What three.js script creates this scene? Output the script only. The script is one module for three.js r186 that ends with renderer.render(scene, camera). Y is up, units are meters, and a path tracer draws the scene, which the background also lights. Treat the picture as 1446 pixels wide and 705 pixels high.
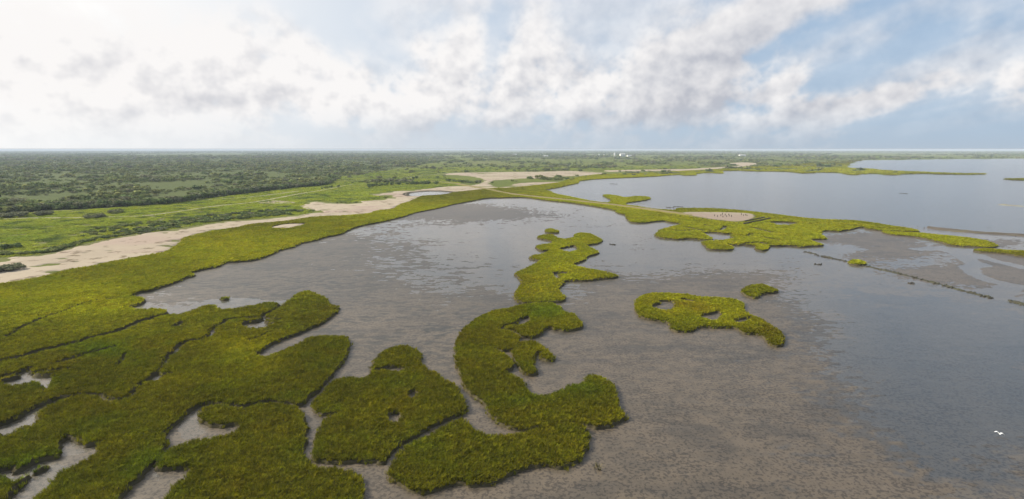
import * as THREE from 'three';
import { ImprovedNoise } from 'three/addons/math/ImprovedNoise.js';
import { mergeGeometries, mergeVertices } from 'three/addons/utils/BufferGeometryUtils.js';

// ---------------------------------------------------------------- camera, sun, exposure
const scene = new THREE.Scene();
const PW = 1446, PH = 705, FOCAL = 789, EYE = 40, HORIZON = 210.5;
const PITCH = Math.atan((PH / 2 - HORIZON) / FOCAL);
const camera = new THREE.PerspectiveCamera(2 * Math.atan(PH / 2 / FOCAL) * 180 / Math.PI, PW / PH, 1, 60000);
camera.position.set(0, EYE, 0);
camera.rotation.x = -PITCH;
const renderer = new THREE.WebGLRenderer({ antialias: true });
renderer.setSize(1446, 705);
renderer.toneMapping = THREE.LinearToneMapping;
renderer.toneMappingExposure = 1.6;
renderer.shadowMap.enabled = true;
const SUN_AZ = -60 * Math.PI / 180, SUN_EL = 28 * Math.PI / 180;   // azimuth from straight ahead, negative to the left
const SUN = new THREE.Vector3(Math.sin(SUN_AZ) * Math.cos(SUN_EL), Math.sin(SUN_EL), -Math.cos(SUN_AZ) * Math.cos(SUN_EL));
const sun = new THREE.DirectionalLight(new THREE.Color().setRGB(1, 0.93, 0.80), 5);
sun.position.copy(SUN).multiplyScalar(600); sun.target.position.set(0, 0, -150);
sun.castShadow = true; sun.shadow.mapSize.set(4096, 4096); sun.shadow.radius = 2;
Object.assign(sun.shadow.camera, { left: -500, right: 500, top: 500, bottom: -500, near: 1, far: 2000 });
scene.add(sun, sun.target);
scene.fog = new THREE.FogExp2(new THREE.Color().setRGB(0.76, 0.87, 1.0), 0.0001);

// ---------------------------------------------------------------- helpers
let seedState = 12345;
const rnd = () => { seedState = (seedState + 0x6d2b79f5) | 0; let t = Math.imul(seedState ^ (seedState >>> 15), 1 | seedState); t = (t + Math.imul(t ^ (t >>> 7), 61 | t)) ^ t; return ((t ^ (t >>> 14)) >>> 0) / 4294967296; };
const reseed = (s) => { seedState = s; };
const { clamp, lerp } = THREE.MathUtils;
const smoothstep = (x, a, b) => { const t = clamp((x - a) / (b - a), 0, 1); return t * t * (3 - 2 * t); };   // also falls, when a > b
const inoise = new ImprovedNoise();
const n2 = (x, y, s = 0) => inoise.noise(x + 31.7 * s, y - 17.3 * s, 0.37 + s * 3.1);
const fbm = (x, y, o = 4, s = 0) => { let a = 1, v = 0, t = 0; for (let i = 0; i < o; i++) { v += a * n2(x, y, s + i * 0.618); t += a; a *= 0.5; x *= 2.03; y *= 2.03; } return v / t; };
const cosP = Math.cos(PITCH), sinP = Math.sin(PITCH);
function rayOf(px, py) {          // photo pixel -> direction in the world
  const x = (px - PW / 2) / FOCAL, y = -(py - PH / 2) / FOCAL;
  return new THREE.Vector3(x, y * cosP - sinP, -cosP - y * sinP);
}
function G(px, py, h = 0) {       // photo pixel -> point on the level h
  const d = rayOf(px, py), t = (h - EYE) / d.y;
  return [d.x * t, d.z * t];
}
const polyOf = (pts, h = 0.3) => pts.map(([x, y]) => G(x, y, h));
const crop = (ox, oy, s, pts) => pts.map(([x, y]) => [ox + x / s, oy + y / s]);
function smooth(pts, step, closed = true) {   // Catmull-Rom through the points, resampled
  const c = new THREE.CatmullRomCurve3(pts.map(([x, z]) => new THREE.Vector3(x, 0, z)), closed, 'centripetal');
  const n = Math.max(8, Math.round(c.getLength() / step));
  return c.getPoints(n).slice(0, closed ? n : n + 1).map((p) => [p.x, p.z]);
}
function boxOf(pts) { let a = 1e9, b = -1e9, c = 1e9, d = -1e9; for (const [x, z] of pts) { a = Math.min(a, x); b = Math.max(b, x); c = Math.min(c, z); d = Math.max(d, z); } return [a, b, c, d]; }
const numbered = (() => { const used = {}; return (n) => { const k = used[n] = (used[n] ?? -1) + 1; return k ? n + '_' + String(k).padStart(3, '0') : n; }; })();
function tag(o, label, category, group) { Object.assign(o.userData, { label, category }); if (group) o.userData.group = group; return o; }
function setting(o, kind = 'structure') { o.userData.kind = kind; return o; }
function mesh(name, geo, mat, parent = scene) { const m = new THREE.Mesh(geo, mat); m.name = parent === scene ? numbered(name) : name; m.castShadow = m.receiveShadow = true; parent.add(m); return m; }
function group(name, x = 0, y = 0, z = 0) { const g = new THREE.Group(); g.name = numbered(name); g.position.set(x, y, z); scene.add(g); return g; }
const lin = (r, g, b) => new THREE.Color().setRGB(r, g, b);

// signed distance (metres, positive inside) to a polygon with holes and cut channels, tabulated on a grid
function field({ outer, holes = [], cuts = [], minus, cell, rough = 0.25, wave = 2.2, box, margin = 3, soft = 0.25 }) {
  const [x0, x1, z0, z1] = box ?? boxOf(outer.flat());
  const nx = Math.ceil((x1 - x0 + 2 * margin) / cell) + 1, nz = Math.ceil((z1 - z0 + 2 * margin) / cell) + 1, ox = x0 - margin, oz = z0 - margin;
  const v = new Float32Array(nx * nz).fill(-1e6);
  const inside = (loops) => {
    const m = new Uint8Array(nx * nz);
    for (let j = 0; j < nz; j++) {
      const z = oz + j * cell, hits = [];
      for (const L of loops) for (let i = 0, k = L.length - 1; i < L.length; k = i++) {
        const [ax, az] = L[k], [bx, bz] = L[i];
        if ((az > z) !== (bz > z)) hits.push(ax + (z - az) / (bz - az) * (bx - ax));
      }
      hits.sort((a, b) => a - b);
      for (let h = 0; h + 1 < hits.length; h += 2) for (let i = Math.max(0, Math.ceil((hits[h] - ox) / cell)), e = Math.min(nx - 1, Math.floor((hits[h + 1] - ox) / cell)); i <= e; i++) m[j * nx + i] ^= 1;
    }
    return m;
  };
  const reach = Math.max(6 * cell, 8), near = new Float32Array(nx * nz).fill(reach);
  const stamp = (arr, L, closed, R) => {
    for (let i = closed ? 0 : 1; i < L.length; i++) {
      const [ax, az] = L[(i + L.length - 1) % L.length], [bx, bz] = L[i], dx = bx - ax, dz = bz - az, q = dx * dx + dz * dz || 1e-9;
      const i0 = Math.max(0, Math.floor((Math.min(ax, bx) - R - ox) / cell)), i1 = Math.min(nx - 1, Math.ceil((Math.max(ax, bx) + R - ox) / cell));
      const j0 = Math.max(0, Math.floor((Math.min(az, bz) - R - oz) / cell)), j1 = Math.min(nz - 1, Math.ceil((Math.max(az, bz) + R - oz) / cell));
      for (let j = j0; j <= j1; j++) for (let ii = i0; ii <= i1; ii++) {
        const x = ox + ii * cell - ax, z = oz + j * cell - az, t = clamp((x * dx + z * dz) / q, 0, 1), d = Math.hypot(x - dx * t, z - dz * t);
        if (d < arr[j * nx + ii]) arr[j * nx + ii] = d;
      }
    }
  };
  const all = [...outer, ...holes];
  for (const L of all) stamp(near, L, true, reach);
  const m = inside(all);
  for (let k = 0; k < v.length; k++) v[k] = m[k] ? near[k] : -near[k];
  for (const { line, width } of cuts) {
    const a = new Float32Array(nx * nz).fill(reach);
    stamp(a, line, false, Math.min(reach, width * 3 + 2));
    for (let k = 0; k < v.length; k++) v[k] = Math.min(v[k], a[k] - width / 2);
  }
  for (let j = 0; j < nz; j++) for (let i = 0; i < nx; i++) {
    const k = j * nx + i;
    if (minus) v[k] = Math.min(v[k], -minus.at(ox + i * cell, oz + j * cell) - 1.5);
    if (Math.abs(v[k]) > rough * 4) continue;
    const x = ox + i * cell, z = oz + j * cell;
    v[k] += rough * (1.3 * n2(x / wave, z / wave, 3) + 0.8 * n2(x / wave * 2.7, z / wave * 2.7, 4));
  }
  const at = (x, z) => {
    const u = (x - ox) / cell, w = (z - oz) / cell, i = Math.floor(u), j = Math.floor(w);
    if (i < 0 || j < 0 || i >= nx - 1 || j >= nz - 1) return -1e3;
    const a = u - i, b = w - j, k = j * nx + i;
    return (v[k] * (1 - a) + v[k + 1] * a) * (1 - b) + (v[k + nx] * (1 - a) + v[k + nx + 1] * a) * b;
  };
  return { v, nx, nz, ox, oz, cell, at, box: [ox, ox + (nx - 1) * cell, oz, oz + (nz - 1) * cell] };
}
// a sheet over the part of a field above `from`, with height(s, x, z), optional colour(s, x, z) and uv in metres
function sheet(f, from, height, colour, keep) {
  const { nx, nz, v, ox, oz, cell } = f, id = new Int32Array(nx * nz).fill(-1), pos = [], col = [], uv = [], ind = [];
  const put = (i, j) => {
    const k = j * nx + i;
    if (id[k] < 0) {
      id[k] = pos.length / 3;
      const x = ox + i * cell, z = oz + j * cell;
      pos.push(x, height(v[k], x, z), z); uv.push(x, z);
      if (colour) { const c = colour(v[k], x, z); col.push(c[0], c[1], c[2]); }
    }
    return id[k];
  };
  for (let j = 0; j < nz - 1; j++) for (let i = 0; i < nx - 1; i++) {
    const k = j * nx + i;
    if (Math.max(v[k], v[k + 1], v[k + nx], v[k + nx + 1]) < from) continue;
    if (keep && !keep(ox + i * cell, oz + j * cell)) continue;
    const a = put(i, j), b = put(i + 1, j), c = put(i, j + 1), d = put(i + 1, j + 1);
    ind.push(a, c, b, b, c, d);
  }
  return geom(pos, ind, uv, col);
}
function geom(pos, ind, uv, col) {
  const g = new THREE.BufferGeometry();
  g.setAttribute('position', new THREE.Float32BufferAttribute(pos, 3));
  if (uv?.length) g.setAttribute('uv', new THREE.Float32BufferAttribute(uv, 2));
  if (col?.length) g.setAttribute('color', new THREE.Float32BufferAttribute(col, 3));
  g.setIndex(new THREE.BufferAttribute(new Uint32Array(ind), 1));
  g.computeVertexNormals();
  return g;
}
// a grid whose lines stand at given x and z
function tensor(xs, zs, height, colour, keep) {
  const pos = [], uv = [], col = [], ind = [], nx = xs.length;
  for (const z of zs) for (const x of xs) { pos.push(x, height(x, z), z); uv.push(x, z); if (colour) col.push(...colour(x, z)); }
  for (let j = 0; j < zs.length - 1; j++) for (let i = 0; i < nx - 1; i++) {
    if (keep && !keep(xs[i], xs[i + 1], zs[j], zs[j + 1])) continue;
    const a = j * nx + i; ind.push(a, a + nx, a + 1, a + 1, a + nx, a + nx + 1);
  }
  return geom(pos, ind, uv, col);
}
function lines(from, to, step, lo, hi, grow = 1.12) {   // even steps between from and to, growing outwards to lo and hi
  const mid = []; for (let x = from; x <= to + 1e-6; x += step) mid.push(x);
  const up = []; for (let x = mid[mid.length - 1], s = step; x < hi;) { s *= grow; x = Math.min(hi, x + s); up.push(x); }
  const dn = []; for (let x = from, s = step; x > lo;) { s *= grow; x = Math.max(lo, x - s); dn.push(x); }
  return [...dn.reverse(), ...mid, ...up];
}
// an ellipse given by photo pixels, as a soft bump on the level ground
function bump(px, py, rx, ry, amp) {
  const [cx, cz] = G(px, py), [ux, uz] = G(px + rx, py), [ax, az] = G(px, py + ry), [bx, bz] = G(px, Math.max(HORIZON + 3, py - ry));
  const u = [ux - cx, uz - cz], w = [(ax - bx) / 2, (az - bz) / 2], det = u[0] * w[1] - u[1] * w[0];
  return (x, z) => { const dx = x - cx, dz = z - cz, a = (dx * w[1] - dz * w[0]) / det, b = (u[0] * dz - u[1] * dx) / det, q = a * a + b * b; return q > 9 ? 0 : amp * Math.exp(-q); };
}
const total = (list) => (x, z) => { let s = 0; for (const f of list) s += f(x, z); return s; };
function distToLine(line, x, z) {
  let best = 1e9;
  for (let i = 1; i < line.length; i++) { const [ax, az] = line[i - 1], [bx, bz] = line[i], dx = bx - ax, dz = bz - az, t = clamp(((x - ax) * dx + (z - az) * dz) / (dx * dx + dz * dz), 0, 1); best = Math.min(best, Math.hypot(x - ax - dx * t, z - az - dz * t)); }
  return best;
}
function noiseTexture(size, f, { srgb = false, repeat = 1 } = {}) {   // f(u, v) -> [r, g, b] in 0..1, tiling is up to f
  const d = new Uint8Array(size * size * 4);
  for (let j = 0, o = 0; j < size; j++) for (let i = 0; i < size; i++, o += 4) { const c = f(i / size, j / size); for (let k = 0; k < 3; k++) d[o + k] = clamp(Math.round(255 * c[k]), 0, 255); d[o + 3] = 255; }
  const t = new THREE.DataTexture(d, size, size);
  t.wrapS = t.wrapT = THREE.RepeatWrapping; t.magFilter = THREE.LinearFilter; t.minFilter = THREE.LinearMipmapLinearFilter; t.generateMipmaps = true;
  if (srgb) t.colorSpace = THREE.SRGBColorSpace;
  t.repeat.set(repeat, repeat); t.needsUpdate = true;
  return t;
}
const tileFbm = (u, v, f, o, s) => {     // tiling fbm: blends shifted copies
  const n = (a, b) => fbm(a * f, b * f, o, s), su = u * u * (3 - 2 * u), sv = v * v * (3 - 2 * v);
  return (n(u, v) * (1 - su) + n(u - 1, v) * su) * (1 - sv) + (n(u, v - 1) * (1 - su) + n(u - 1, v - 1) * su) * sv;
};

// ---------------------------------------------------------------- the sky: air and clouds by direction
{
  const W = 4096, H = 2048, data = new Float32Array(W * H * 4);
  const n3 = (x, y, z) => inoise.noise(x, y, z);
  const azel = (px, py) => { const d = rayOf(px, py).normalize(); return [Math.atan2(d.x, -d.z), Math.asin(d.y)]; };
  // [px, py, half length, half width, turn in degrees, amount]: where the photograph has cloud or open blue
  const marks = [
    [655, 62, 75, 26, -68, 0.62], [747, 52, 70, 26, -78, 0.66], [745, 150, 70, 26, 0, 0.24], [850, 125, 120, 34, -8, 0.46], [955, 105, 62, 30, -35, 0.44],
    [1030, 55, 135, 48, -32, 0.62], [1130, 12, 110, 24, -14, 0.4], [1000, 150, 160, 26, -5, 0.3], [1270, 132, 78, 16, -27, 0.48], [1360, 32, 24, 10, -15, 0.45], [1440, 118, 42, 11, -15, 0.2],
    [1130, 125, 190, 46, -18, 0.12], [900, 185, 220, 16, 0, 0.25], [1115, 118, 34, 15, -38, 0.36], [1090, 130, 20, 7, -35, 0.35], [570, 155, 60, 34, -10, 0.44], [595, 62, 26, 16, -35, 0.4], [400, 75, 120, 55, 10, 0.55], [290, 110, 90, 42, 15, 0.4], [150, 100, 90, 50, 25, 0.45], [60, 100, 120, 90, 0, 0.4],
    [470, 130, 60, 40, 0, 0.3], [1150, 160, 150, 22, -8, 0.25], [820, 62, 14, 8, 0, 0.2],
    [535, 45, 38, 48, 0, -0.5], [862, 38, 55, 42, 0, -0.55], [700, 45, 10, 62, 10, -0.4], [1290, 55, 120, 45, -8, -0.6], [1400, 80, 90, 35, -12, -0.4], [1200, 90, 60, 22, -30, -0.25], [235, 32, 55, 30, 0, -0.3], [625, 110, 18, 40, 20, -0.15], [485, 30, 22, 60, 15, -0.35],
    [1390, 170, 140, 30, 0, -0.22], [1200, 185, 160, 18, 0, -0.2], [800, 185, 500, 14, 0, -0.2],
  ].map(([px, py, a, b, turn, amp]) => {
    const [caz, cel] = azel(px, py), t = turn * Math.PI / 180, k = 1 / FOCAL;
    return [caz, cel, Math.cos(t), -Math.sin(t), a * k, b * k, amp];
  });
  const greys = [[410, 45, 60, 40, 0, 0.5], [320, 145, 30, 12, 10, 0.7], [210, 115, 70, 26, 35, 0.45], [1030, 60, 130, 55, -30, 0.62], [880, 160, 190, 18, -4, 0.4], [985, 160, 60, 16, -20, 0.45], [1150, 135, 170, 46, -18, 0.5], [900, 190, 260, 14, 0, 0.45], [175, 60, 50, 26, 20, 0.3], [590, 185, 80, 16, 0, 0.3]].map(([px, py, a, b, turn, amp]) => {
    const [caz, cel] = azel(px, py), t = turn * Math.PI / 180, k = 1 / FOCAL;
    return [caz, cel, Math.cos(t), -Math.sin(t), a * k, b * k, amp];
  });
  const sumOf = (list, az, el) => { let s = 0; for (const [ca, ce, c, sn, a, b, amp] of list) { let dx = az - ca; if (dx > Math.PI) dx -= 2 * Math.PI; if (dx < -Math.PI) dx += 2 * Math.PI; const dy = el - ce, u = (dx * c + dy * sn) / a, w = (-dx * sn + dy * c) / b, q = u * u + w * w; if (q < 9) s += amp * Math.exp(-q); } return s; };
  // fine noise is tabulated on a coarser lattice for the part of the sky far above the picture
  for (let row = H / 2; row < H; row++) {
    const el = ((row + 0.5) / H - 0.5) * Math.PI, y = Math.sin(el), cy = Math.cos(el), skip = el > 1.2 ? 16 : el > 0.6 ? 4 : el > 0.32 ? 2 : 1;
    for (let c = 0; c < W; c++) {
      const o = (row * W + c) * 4;
      if (c % skip) { for (let q = 0; q < 4; q++) data[o + q] = data[o - 4 + q]; continue; }
      const r = ((c + 0.5) / W - 0.5) * 2 * Math.PI, x = Math.cos(r) * cy, z = Math.sin(r) * cy, az = Math.atan2(x, -z);
      const cs = x * SUN.x + y * SUN.y + z * SUN.z, ang = Math.acos(clamp(cs, -1, 1));
      // clear air: deeper blue upwards and away from the sun, a pale band at the horizon, a wide white glare round the sun
      const hz = Math.exp(-y / 0.085), hz2 = Math.exp(-y / 0.3), glare = Math.exp(-Math.pow(ang / 0.80, 2)), glow = Math.exp(-ang / 0.6);
      let R = lerp(lerp(0.13, 0.32, hz2), 0.375, hz), Gn = lerp(lerp(0.25, 0.51, hz2), 0.455, hz), B = lerp(lerp(0.46, 0.705, hz2), 0.55, hz);
      const g1 = clamp(glare * 1.12 + glow * 0.55, 0, 1); R = lerp(R, 0.91, g1); Gn = lerp(Gn, 0.905, g1); B = lerp(B, 0.895, g1);
      // clouds: soft banks with puffed tops, thin streaks higher up
      const k = 1 / (y + 0.16), px = x * k, pz = z * k;
      let st = 0, a = 1; for (let i = 0, f = 1.3; i < 4; i++, f *= 2.2, a *= 0.5) st += a * n3(px * f * 1.5 + 3.7, pz * f * 0.5, 2.3 + i);   // drawn out along the wind
      let pf = 0, pl = 0, bi = 0; a = 1;
      for (let i = 0, f = 10; i < 6; i++, f *= 2.05, a *= 0.59) { const v = n3(x * f, y * f * 1.15, z * f + i); pf += a * v; if (i > 0) bi += a * (0.42 - Math.abs(v) * 1.6); if (i < 5) pl += a * (n3((x + SUN.x * 0.016) * f, (y + 0.014) * f * 1.15, (z + SUN.z * 0.016) * f + i)); }
      const fadeLow = smoothstep(y, 0.0, 0.085), m = sumOf(marks, az, el), low = smoothstep(y, 0.27, 0.10);
      const d = 0.05 + 0.30 * st + lerp(0.20, 0.36, low) * pf + 0.30 * low * bi + 0.85 * m;
      let al = smoothstep(d, -0.05, lerp(0.70, 0.37, low)) * lerp(0.2, 1, fadeLow) * 0.93;
      al = 1 - (1 - al) * (1 - clamp(0.50 * smoothstep(st + 0.4 * pf, -0.7, 0.6) * fadeLow + 0.20 * low * fadeLow, 0, 1));
      const thick = smoothstep(d, 0.3, 1.0), gr = clamp(0.78 * sumOf(greys, az, el) + 0.14 * st, 0, 1);
      let lit = clamp(0.70 + lerp(0.35, 0.62, low) * (pf - pl) + 0.22 * low * bi * (1 - gr) - 0.08 * thick - 0.52 * gr - 0.25 * (1 - fadeLow), 0.02, 1);
      lit = clamp(lit + 0.75 * glare, 0, 1.0);
      const cr = lerp(0.435, 0.86, lit), cg = lerp(0.45, 0.84, lit), cb = lerp(0.505, 0.83, lit);
      data[o] = lerp(R, cr, al); data[o + 1] = lerp(Gn, cg, al); data[o + 2] = lerp(B, cb, al); data[o + 3] = 1;
    }
  }
  for (let row = 0; row < H / 2; row++) for (let c = 0; c < W; c++) { const o = (row * W + c) * 4; data[o] = 0.30; data[o + 1] = 0.31; data[o + 2] = 0.31; data[o + 3] = 1; }
  const t = new THREE.DataTexture(data, W, H, THREE.RGBAFormat, THREE.FloatType);
  t.mapping = THREE.EquirectangularReflectionMapping; t.magFilter = THREE.LinearFilter; t.needsUpdate = true;
  scene.background = t; scene.environment = t; scene.backgroundIntensity = scene.environmentIntensity = 0.70;
}

// ---------------------------------------------------------------- outlines, read off the photograph
const shoreA = [[715, 279], [690, 280], [661, 285], [640, 289], [620, 294], [600, 298], [585, 301], [570, 306], [550, 311], [530, 315], [510, 319], [497, 323], [480, 331], [460, 335], [440, 341], [425, 344], [415, 349], [400, 352], [388, 357], [370, 364], [355, 368], [335, 370], [320, 371], [310, 376], [285, 381], [270, 386], [275, 389], [262, 393], [245, 400], [228, 405], [215, 410], [200, 412], [188, 416], [184, 420], [200, 422], [203, 427], [185, 433], [182, 436], [205, 438], [230, 438], [238, 443]];
const shoreB = [[250, 446], [270, 440], [295, 432], [303, 432], [310, 438], [330, 437], [355, 433], [385, 428], [397, 430], [415, 420], [421, 415], [435, 412], [447, 416], [460, 422], [468, 431], [480, 436], [470, 445], [455, 457], [440, 463], [425, 470], [400, 479], [380, 488], [366, 497], [362, 501], [372, 505], [390, 500], [410, 492], [430, 482], [445, 477], [470, 476], [490, 477], [494, 483], [491, 500], [485, 510], [475, 523], [465, 535], [450, 550], [440, 560], [428, 570], [417, 573],
  [401, 570], [375, 568], [358, 572], [334, 574], [311, 571], [297, 569], [285, 571], [272, 577], [258, 586], [248, 597], [237, 607], [234, 620], [230, 635], [225, 645], [215, 655], [207, 664], [195, 677], [180, 690], [168, 705], [150, 740], [120, 790], [-120, 800], [-200, 600], [-120, 500], [0, 511]];
const channel1 = [[240, 444], [215, 450], [190, 458], [165, 469], [130, 478], [100, 487], [60, 496], [30, 505], [0, 511], [-120, 525]];
const crack2 = [[397, 431], [385, 439], [375, 444], [370, 448], [360, 450], [347, 450], [335, 451], [327, 452], [318, 454], [310, 460], [303, 463], [299, 470], [295, 475], [287, 480], [278, 482], [270, 482], [260, 485], [253, 490], [247, 497], [238, 503], [230, 515], [222, 526], [212, 535], [201, 542], [189, 555], [177, 564], [160, 567], [147, 562], [127, 558], [107, 560], [83, 567]];
const crack3 = [[84, 565], [66, 572], [50, 580], [33, 590], [0, 602], [-60, 615]];
const bandInner = [[-120, 424], [0, 403], [20, 400], [60, 393], [78, 388], [95, 383], [110, 381], [130, 378], [160, 371], [200, 364], [217, 361], [233, 357], [242, 352], [255, 343], [257, 339], [273, 334], [300, 328], [333, 323], [358, 318], [383, 316], [408, 313], [445, 308], [487, 306], [520, 303], [533, 299], [553, 297], [563, 291], [578, 286], [592, 280], [600, 277], [630, 274], [661, 271], [690, 268], [703, 267]];
const causewayOutline = [[700, 266], [715, 279], [740, 279], [770, 283], [800, 286], [830, 290], [853, 294], [867, 297], [873, 301], [883, 303.7], [885, 308], [890, 313], [898, 315], [912, 314.5], [923, 313], [937, 312], [947, 314], [957, 315], [960, 317.5], [947, 321], [933, 325], [926, 332], [930, 335], [943, 337], [957, 338], [970, 337], [983, 338], [1000, 339], [1006, 337.5], [997, 332], [993, 329], [1007, 328], [1023, 330], [1035, 330], [1033, 333], [1036, 337], [1020, 340], [992.5, 341.7], [997, 347.5], [1003, 352.5], [1017, 353], [1032, 352.5], [1034, 349], [1027, 345.5], [1040, 346], [1065, 347], [1067.5, 352], [1075, 354], [1083, 352.5], [1085, 350], [1090, 347.5], [1107, 347.5], [1123, 347.5], [1130, 348.7], [1143, 348], [1163, 346.7], [1153, 343], [1145, 338.5], [1168, 337.5], [1160, 332], [1165, 326], [1183, 326.7], [1198, 325], [1217, 321], [1228, 324], [1248, 326], [1270, 327], [1297, 327], [1281, 322.5], [1257, 319], [1232, 315], [1207, 312], [1182, 311], [1157, 310], [1130, 307.5], [1090, 302.5], [1060, 299], [1040, 297], [1007, 295], [982, 294.7], [957, 294.7], [953, 297], [933, 296.3], [913, 294], [900, 291.7], [885, 290], [885, 286.7], [898, 285], [913, 282.5], [918, 281], [913, 278], [898, 277.5], [883, 279], [873, 277], [858, 275], [852, 276], [858, 280], [863, 283], [857, 286.5], [840, 285], [820, 281], [800, 277], [785, 274], [776, 270], [763, 268]];
const coveShore = [[763, 268], [782, 266], [798, 262.5], [815, 258.7], [817, 256], [843, 253], [885, 251], [927, 249], [960, 246.7], [967, 248], [982, 247.5], [982, 246], [1000, 244], [1018, 245], [1022, 241.5], [1043, 241], [1060, 242], [1110, 242.5], [1135, 244.7], [1160, 243.7], [1183, 244], [1203, 247], [1232, 245], [1260, 247.6], [1277, 246], [1303, 245.5], [1334, 246.5], [1383, 246.5], [1383, 245.3], [1334, 244.5], [1303, 243], [1273, 242], [1248, 241], [1232, 239], [1201, 237.7], [1195, 234.7], [1203, 229.5], [1215, 226.5], [1252, 226], [1314, 225], [1355, 225], [1446, 224.2], [1700, 223]];

const landLoop = [[-120, 424], ...bandInner.slice(1), [763, 266], ...coveShore.slice(1).map(([x, y]) => [x, y - 0.25])];
const landPoly = [...polyOf(landLoop), [16000, -14000], [-16000, -14000], [-3000, -900], [-500, -150]];

// ---------------------------------------------------------------- surface textures
const grainTex = noiseTexture(512, (u, v) => { const a = 0.80 + 0.28 * tileFbm(u, v, 7, 4, 1) + 0.26 * tileFbm(u, v, 46, 3, 2) + 0.10 * (rnd() - 0.5); return [a, a * (1 + 0.03 * tileFbm(u, v, 5, 2, 8)), a]; });
const grainFor = (m) => { const t = grainTex.clone(); t.repeat.set(1 / m, 1 / m); t.needsUpdate = true; return t; };
const mudBump = noiseTexture(512, (u, v) => { const a = 0.5 + 0.55 * tileFbm(u, v, 22, 4, 5); return [a, a, a]; });
const bumpFor = (m) => { const t = mudBump.clone(); t.repeat.set(1 / m, 1 / m); t.needsUpdate = true; return t; };
// mud: pale silt with small dark algae-lined pocks and crab diggings, 21 m to a tile
const mudTex = noiseTexture(1024, (u, v) => {
  const n = tileFbm(u, v, 44, 2, 15) + 0.45 * tileFbm(u, v, 84, 2, 16) + 0.35 * tileFbm(u, v, 7, 3, 17), dark = smoothstep(n, 0.03, 0.17), rim = smoothstep(n, -0.28, -0.45), a = 0.86 + 0.14 * tileFbm(u, v, 90, 2, 18) + 0.08 * (rnd() - 0.5) + 0.12 * rim;
  return [a * lerp(1, 0.5, dark), a * lerp(1, 0.5, dark), a * lerp(1, 0.5, dark)];
});
mudTex.repeat.set(1 / 21, 1 / 21);
const sandTex = noiseTexture(1024, (u, v) => { const s = tileFbm(u, v, 9, 5, 7), q = tileFbm(u, v, 40, 3, 12), dark = smoothstep(s + 0.35 * q, 0.10, 0.24), a = 0.92 + 0.16 * q + 0.06 * (rnd() - 0.5); return [a * lerp(1.08, 0.52, dark), a * lerp(1.08, 0.49, dark), a * lerp(1.08, 0.43, dark)]; });
const M = {
  mud: new THREE.MeshPhysicalMaterial({ vertexColors: true, map: mudTex, bumpMap: bumpFor(6), bumpScale: 0.012, roughness: 0.6, specularIntensity: 0.6, clearcoat: 0.3, clearcoatRoughness: 0.26 }),
  bank: new THREE.MeshPhysicalMaterial({ specularIntensity: 0.08, vertexColors: true, map: grainFor(6), bumpMap: bumpFor(4), bumpScale: 0.05, roughness: 0.85 }),
  land: new THREE.MeshPhysicalMaterial({ specularIntensity: 0.08, vertexColors: true, map: grainFor(34), bumpMap: bumpFor(9), bumpScale: 0.15, roughness: 0.95 }),
  sand: new THREE.MeshPhysicalMaterial({ specularIntensity: 0.08, vertexColors: true, map: sandTex, bumpMap: bumpFor(9), bumpScale: 0.08, roughness: 0.9 }),
  water: new THREE.MeshPhysicalMaterial({ color: lin(0.96, 0.97, 0.97), transmission: 1, thickness: 0, ior: 1.333, specularIntensity: 0.66, roughness: 0.12, bumpMap: bumpFor(7), bumpScale: 0.006 }),
  ripples: new THREE.MeshPhysicalMaterial({ color: lin(0.96, 0.97, 0.97), transmission: 1, thickness: 0, ior: 1.333, specularIntensity: 0.7, roughness: 0.16, bumpMap: bumpFor(9), bumpScale: 0.10 }),
  blade: new THREE.MeshPhysicalMaterial({ color: lin(1, 1, 1), roughness: 1, specularIntensity: 0.04, transmission: 0.4, thickness: 0, side: THREE.DoubleSide }),
  leaf: new THREE.MeshPhysicalMaterial({ color: lin(1, 1, 1), vertexColors: true, roughness: 1, specularIntensity: 0.06, transmission: 0.22, thickness: 0, side: THREE.DoubleSide }),
  bark: new THREE.MeshStandardMaterial({ color: lin(0.09, 0.07, 0.05), roughness: 0.95 }),
  reef: new THREE.MeshStandardMaterial({ vertexColors: true, roughness: 0.9, bumpMap: bumpFor(1.5), bumpScale: 0.06 }),
  timber: new THREE.MeshStandardMaterial({ color: lin(0.10, 0.08, 0.06), roughness: 0.9, map: grainFor(0.6) }),
  white: new THREE.MeshStandardMaterial({ color: lin(0.75, 0.74, 0.70), roughness: 0.6 }),
  roof: new THREE.MeshStandardMaterial({ color: lin(0.45, 0.44, 0.42), roughness: 0.5 }),
  glassDark: new THREE.MeshStandardMaterial({ color: lin(0.05, 0.06, 0.07), roughness: 0.2 }),
  feather: new THREE.MeshStandardMaterial({ color: lin(0.80, 0.80, 0.78), roughness: 0.8 }),
  beak: new THREE.MeshStandardMaterial({ color: lin(0.45, 0.28, 0.05), roughness: 0.6 }),
};
M.sand.map.repeat.set(1 / 70, 1 / 70);

// ---------------------------------------------------------------- the bed of lagoon and bay, and the water over it
const creek = polyOf([[1295, 352], [1340, 350], [1362, 362], [1375, 371], [1388, 374], [1368, 378], [1378, 388], [1400, 397], [1430, 403], [1420, 408], [1408, 418], [1412, 423], [1440, 432]], 0);
const creek2 = polyOf([[1372, 358], [1400, 367], [1446, 378], [1520, 392]], 0);
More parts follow.
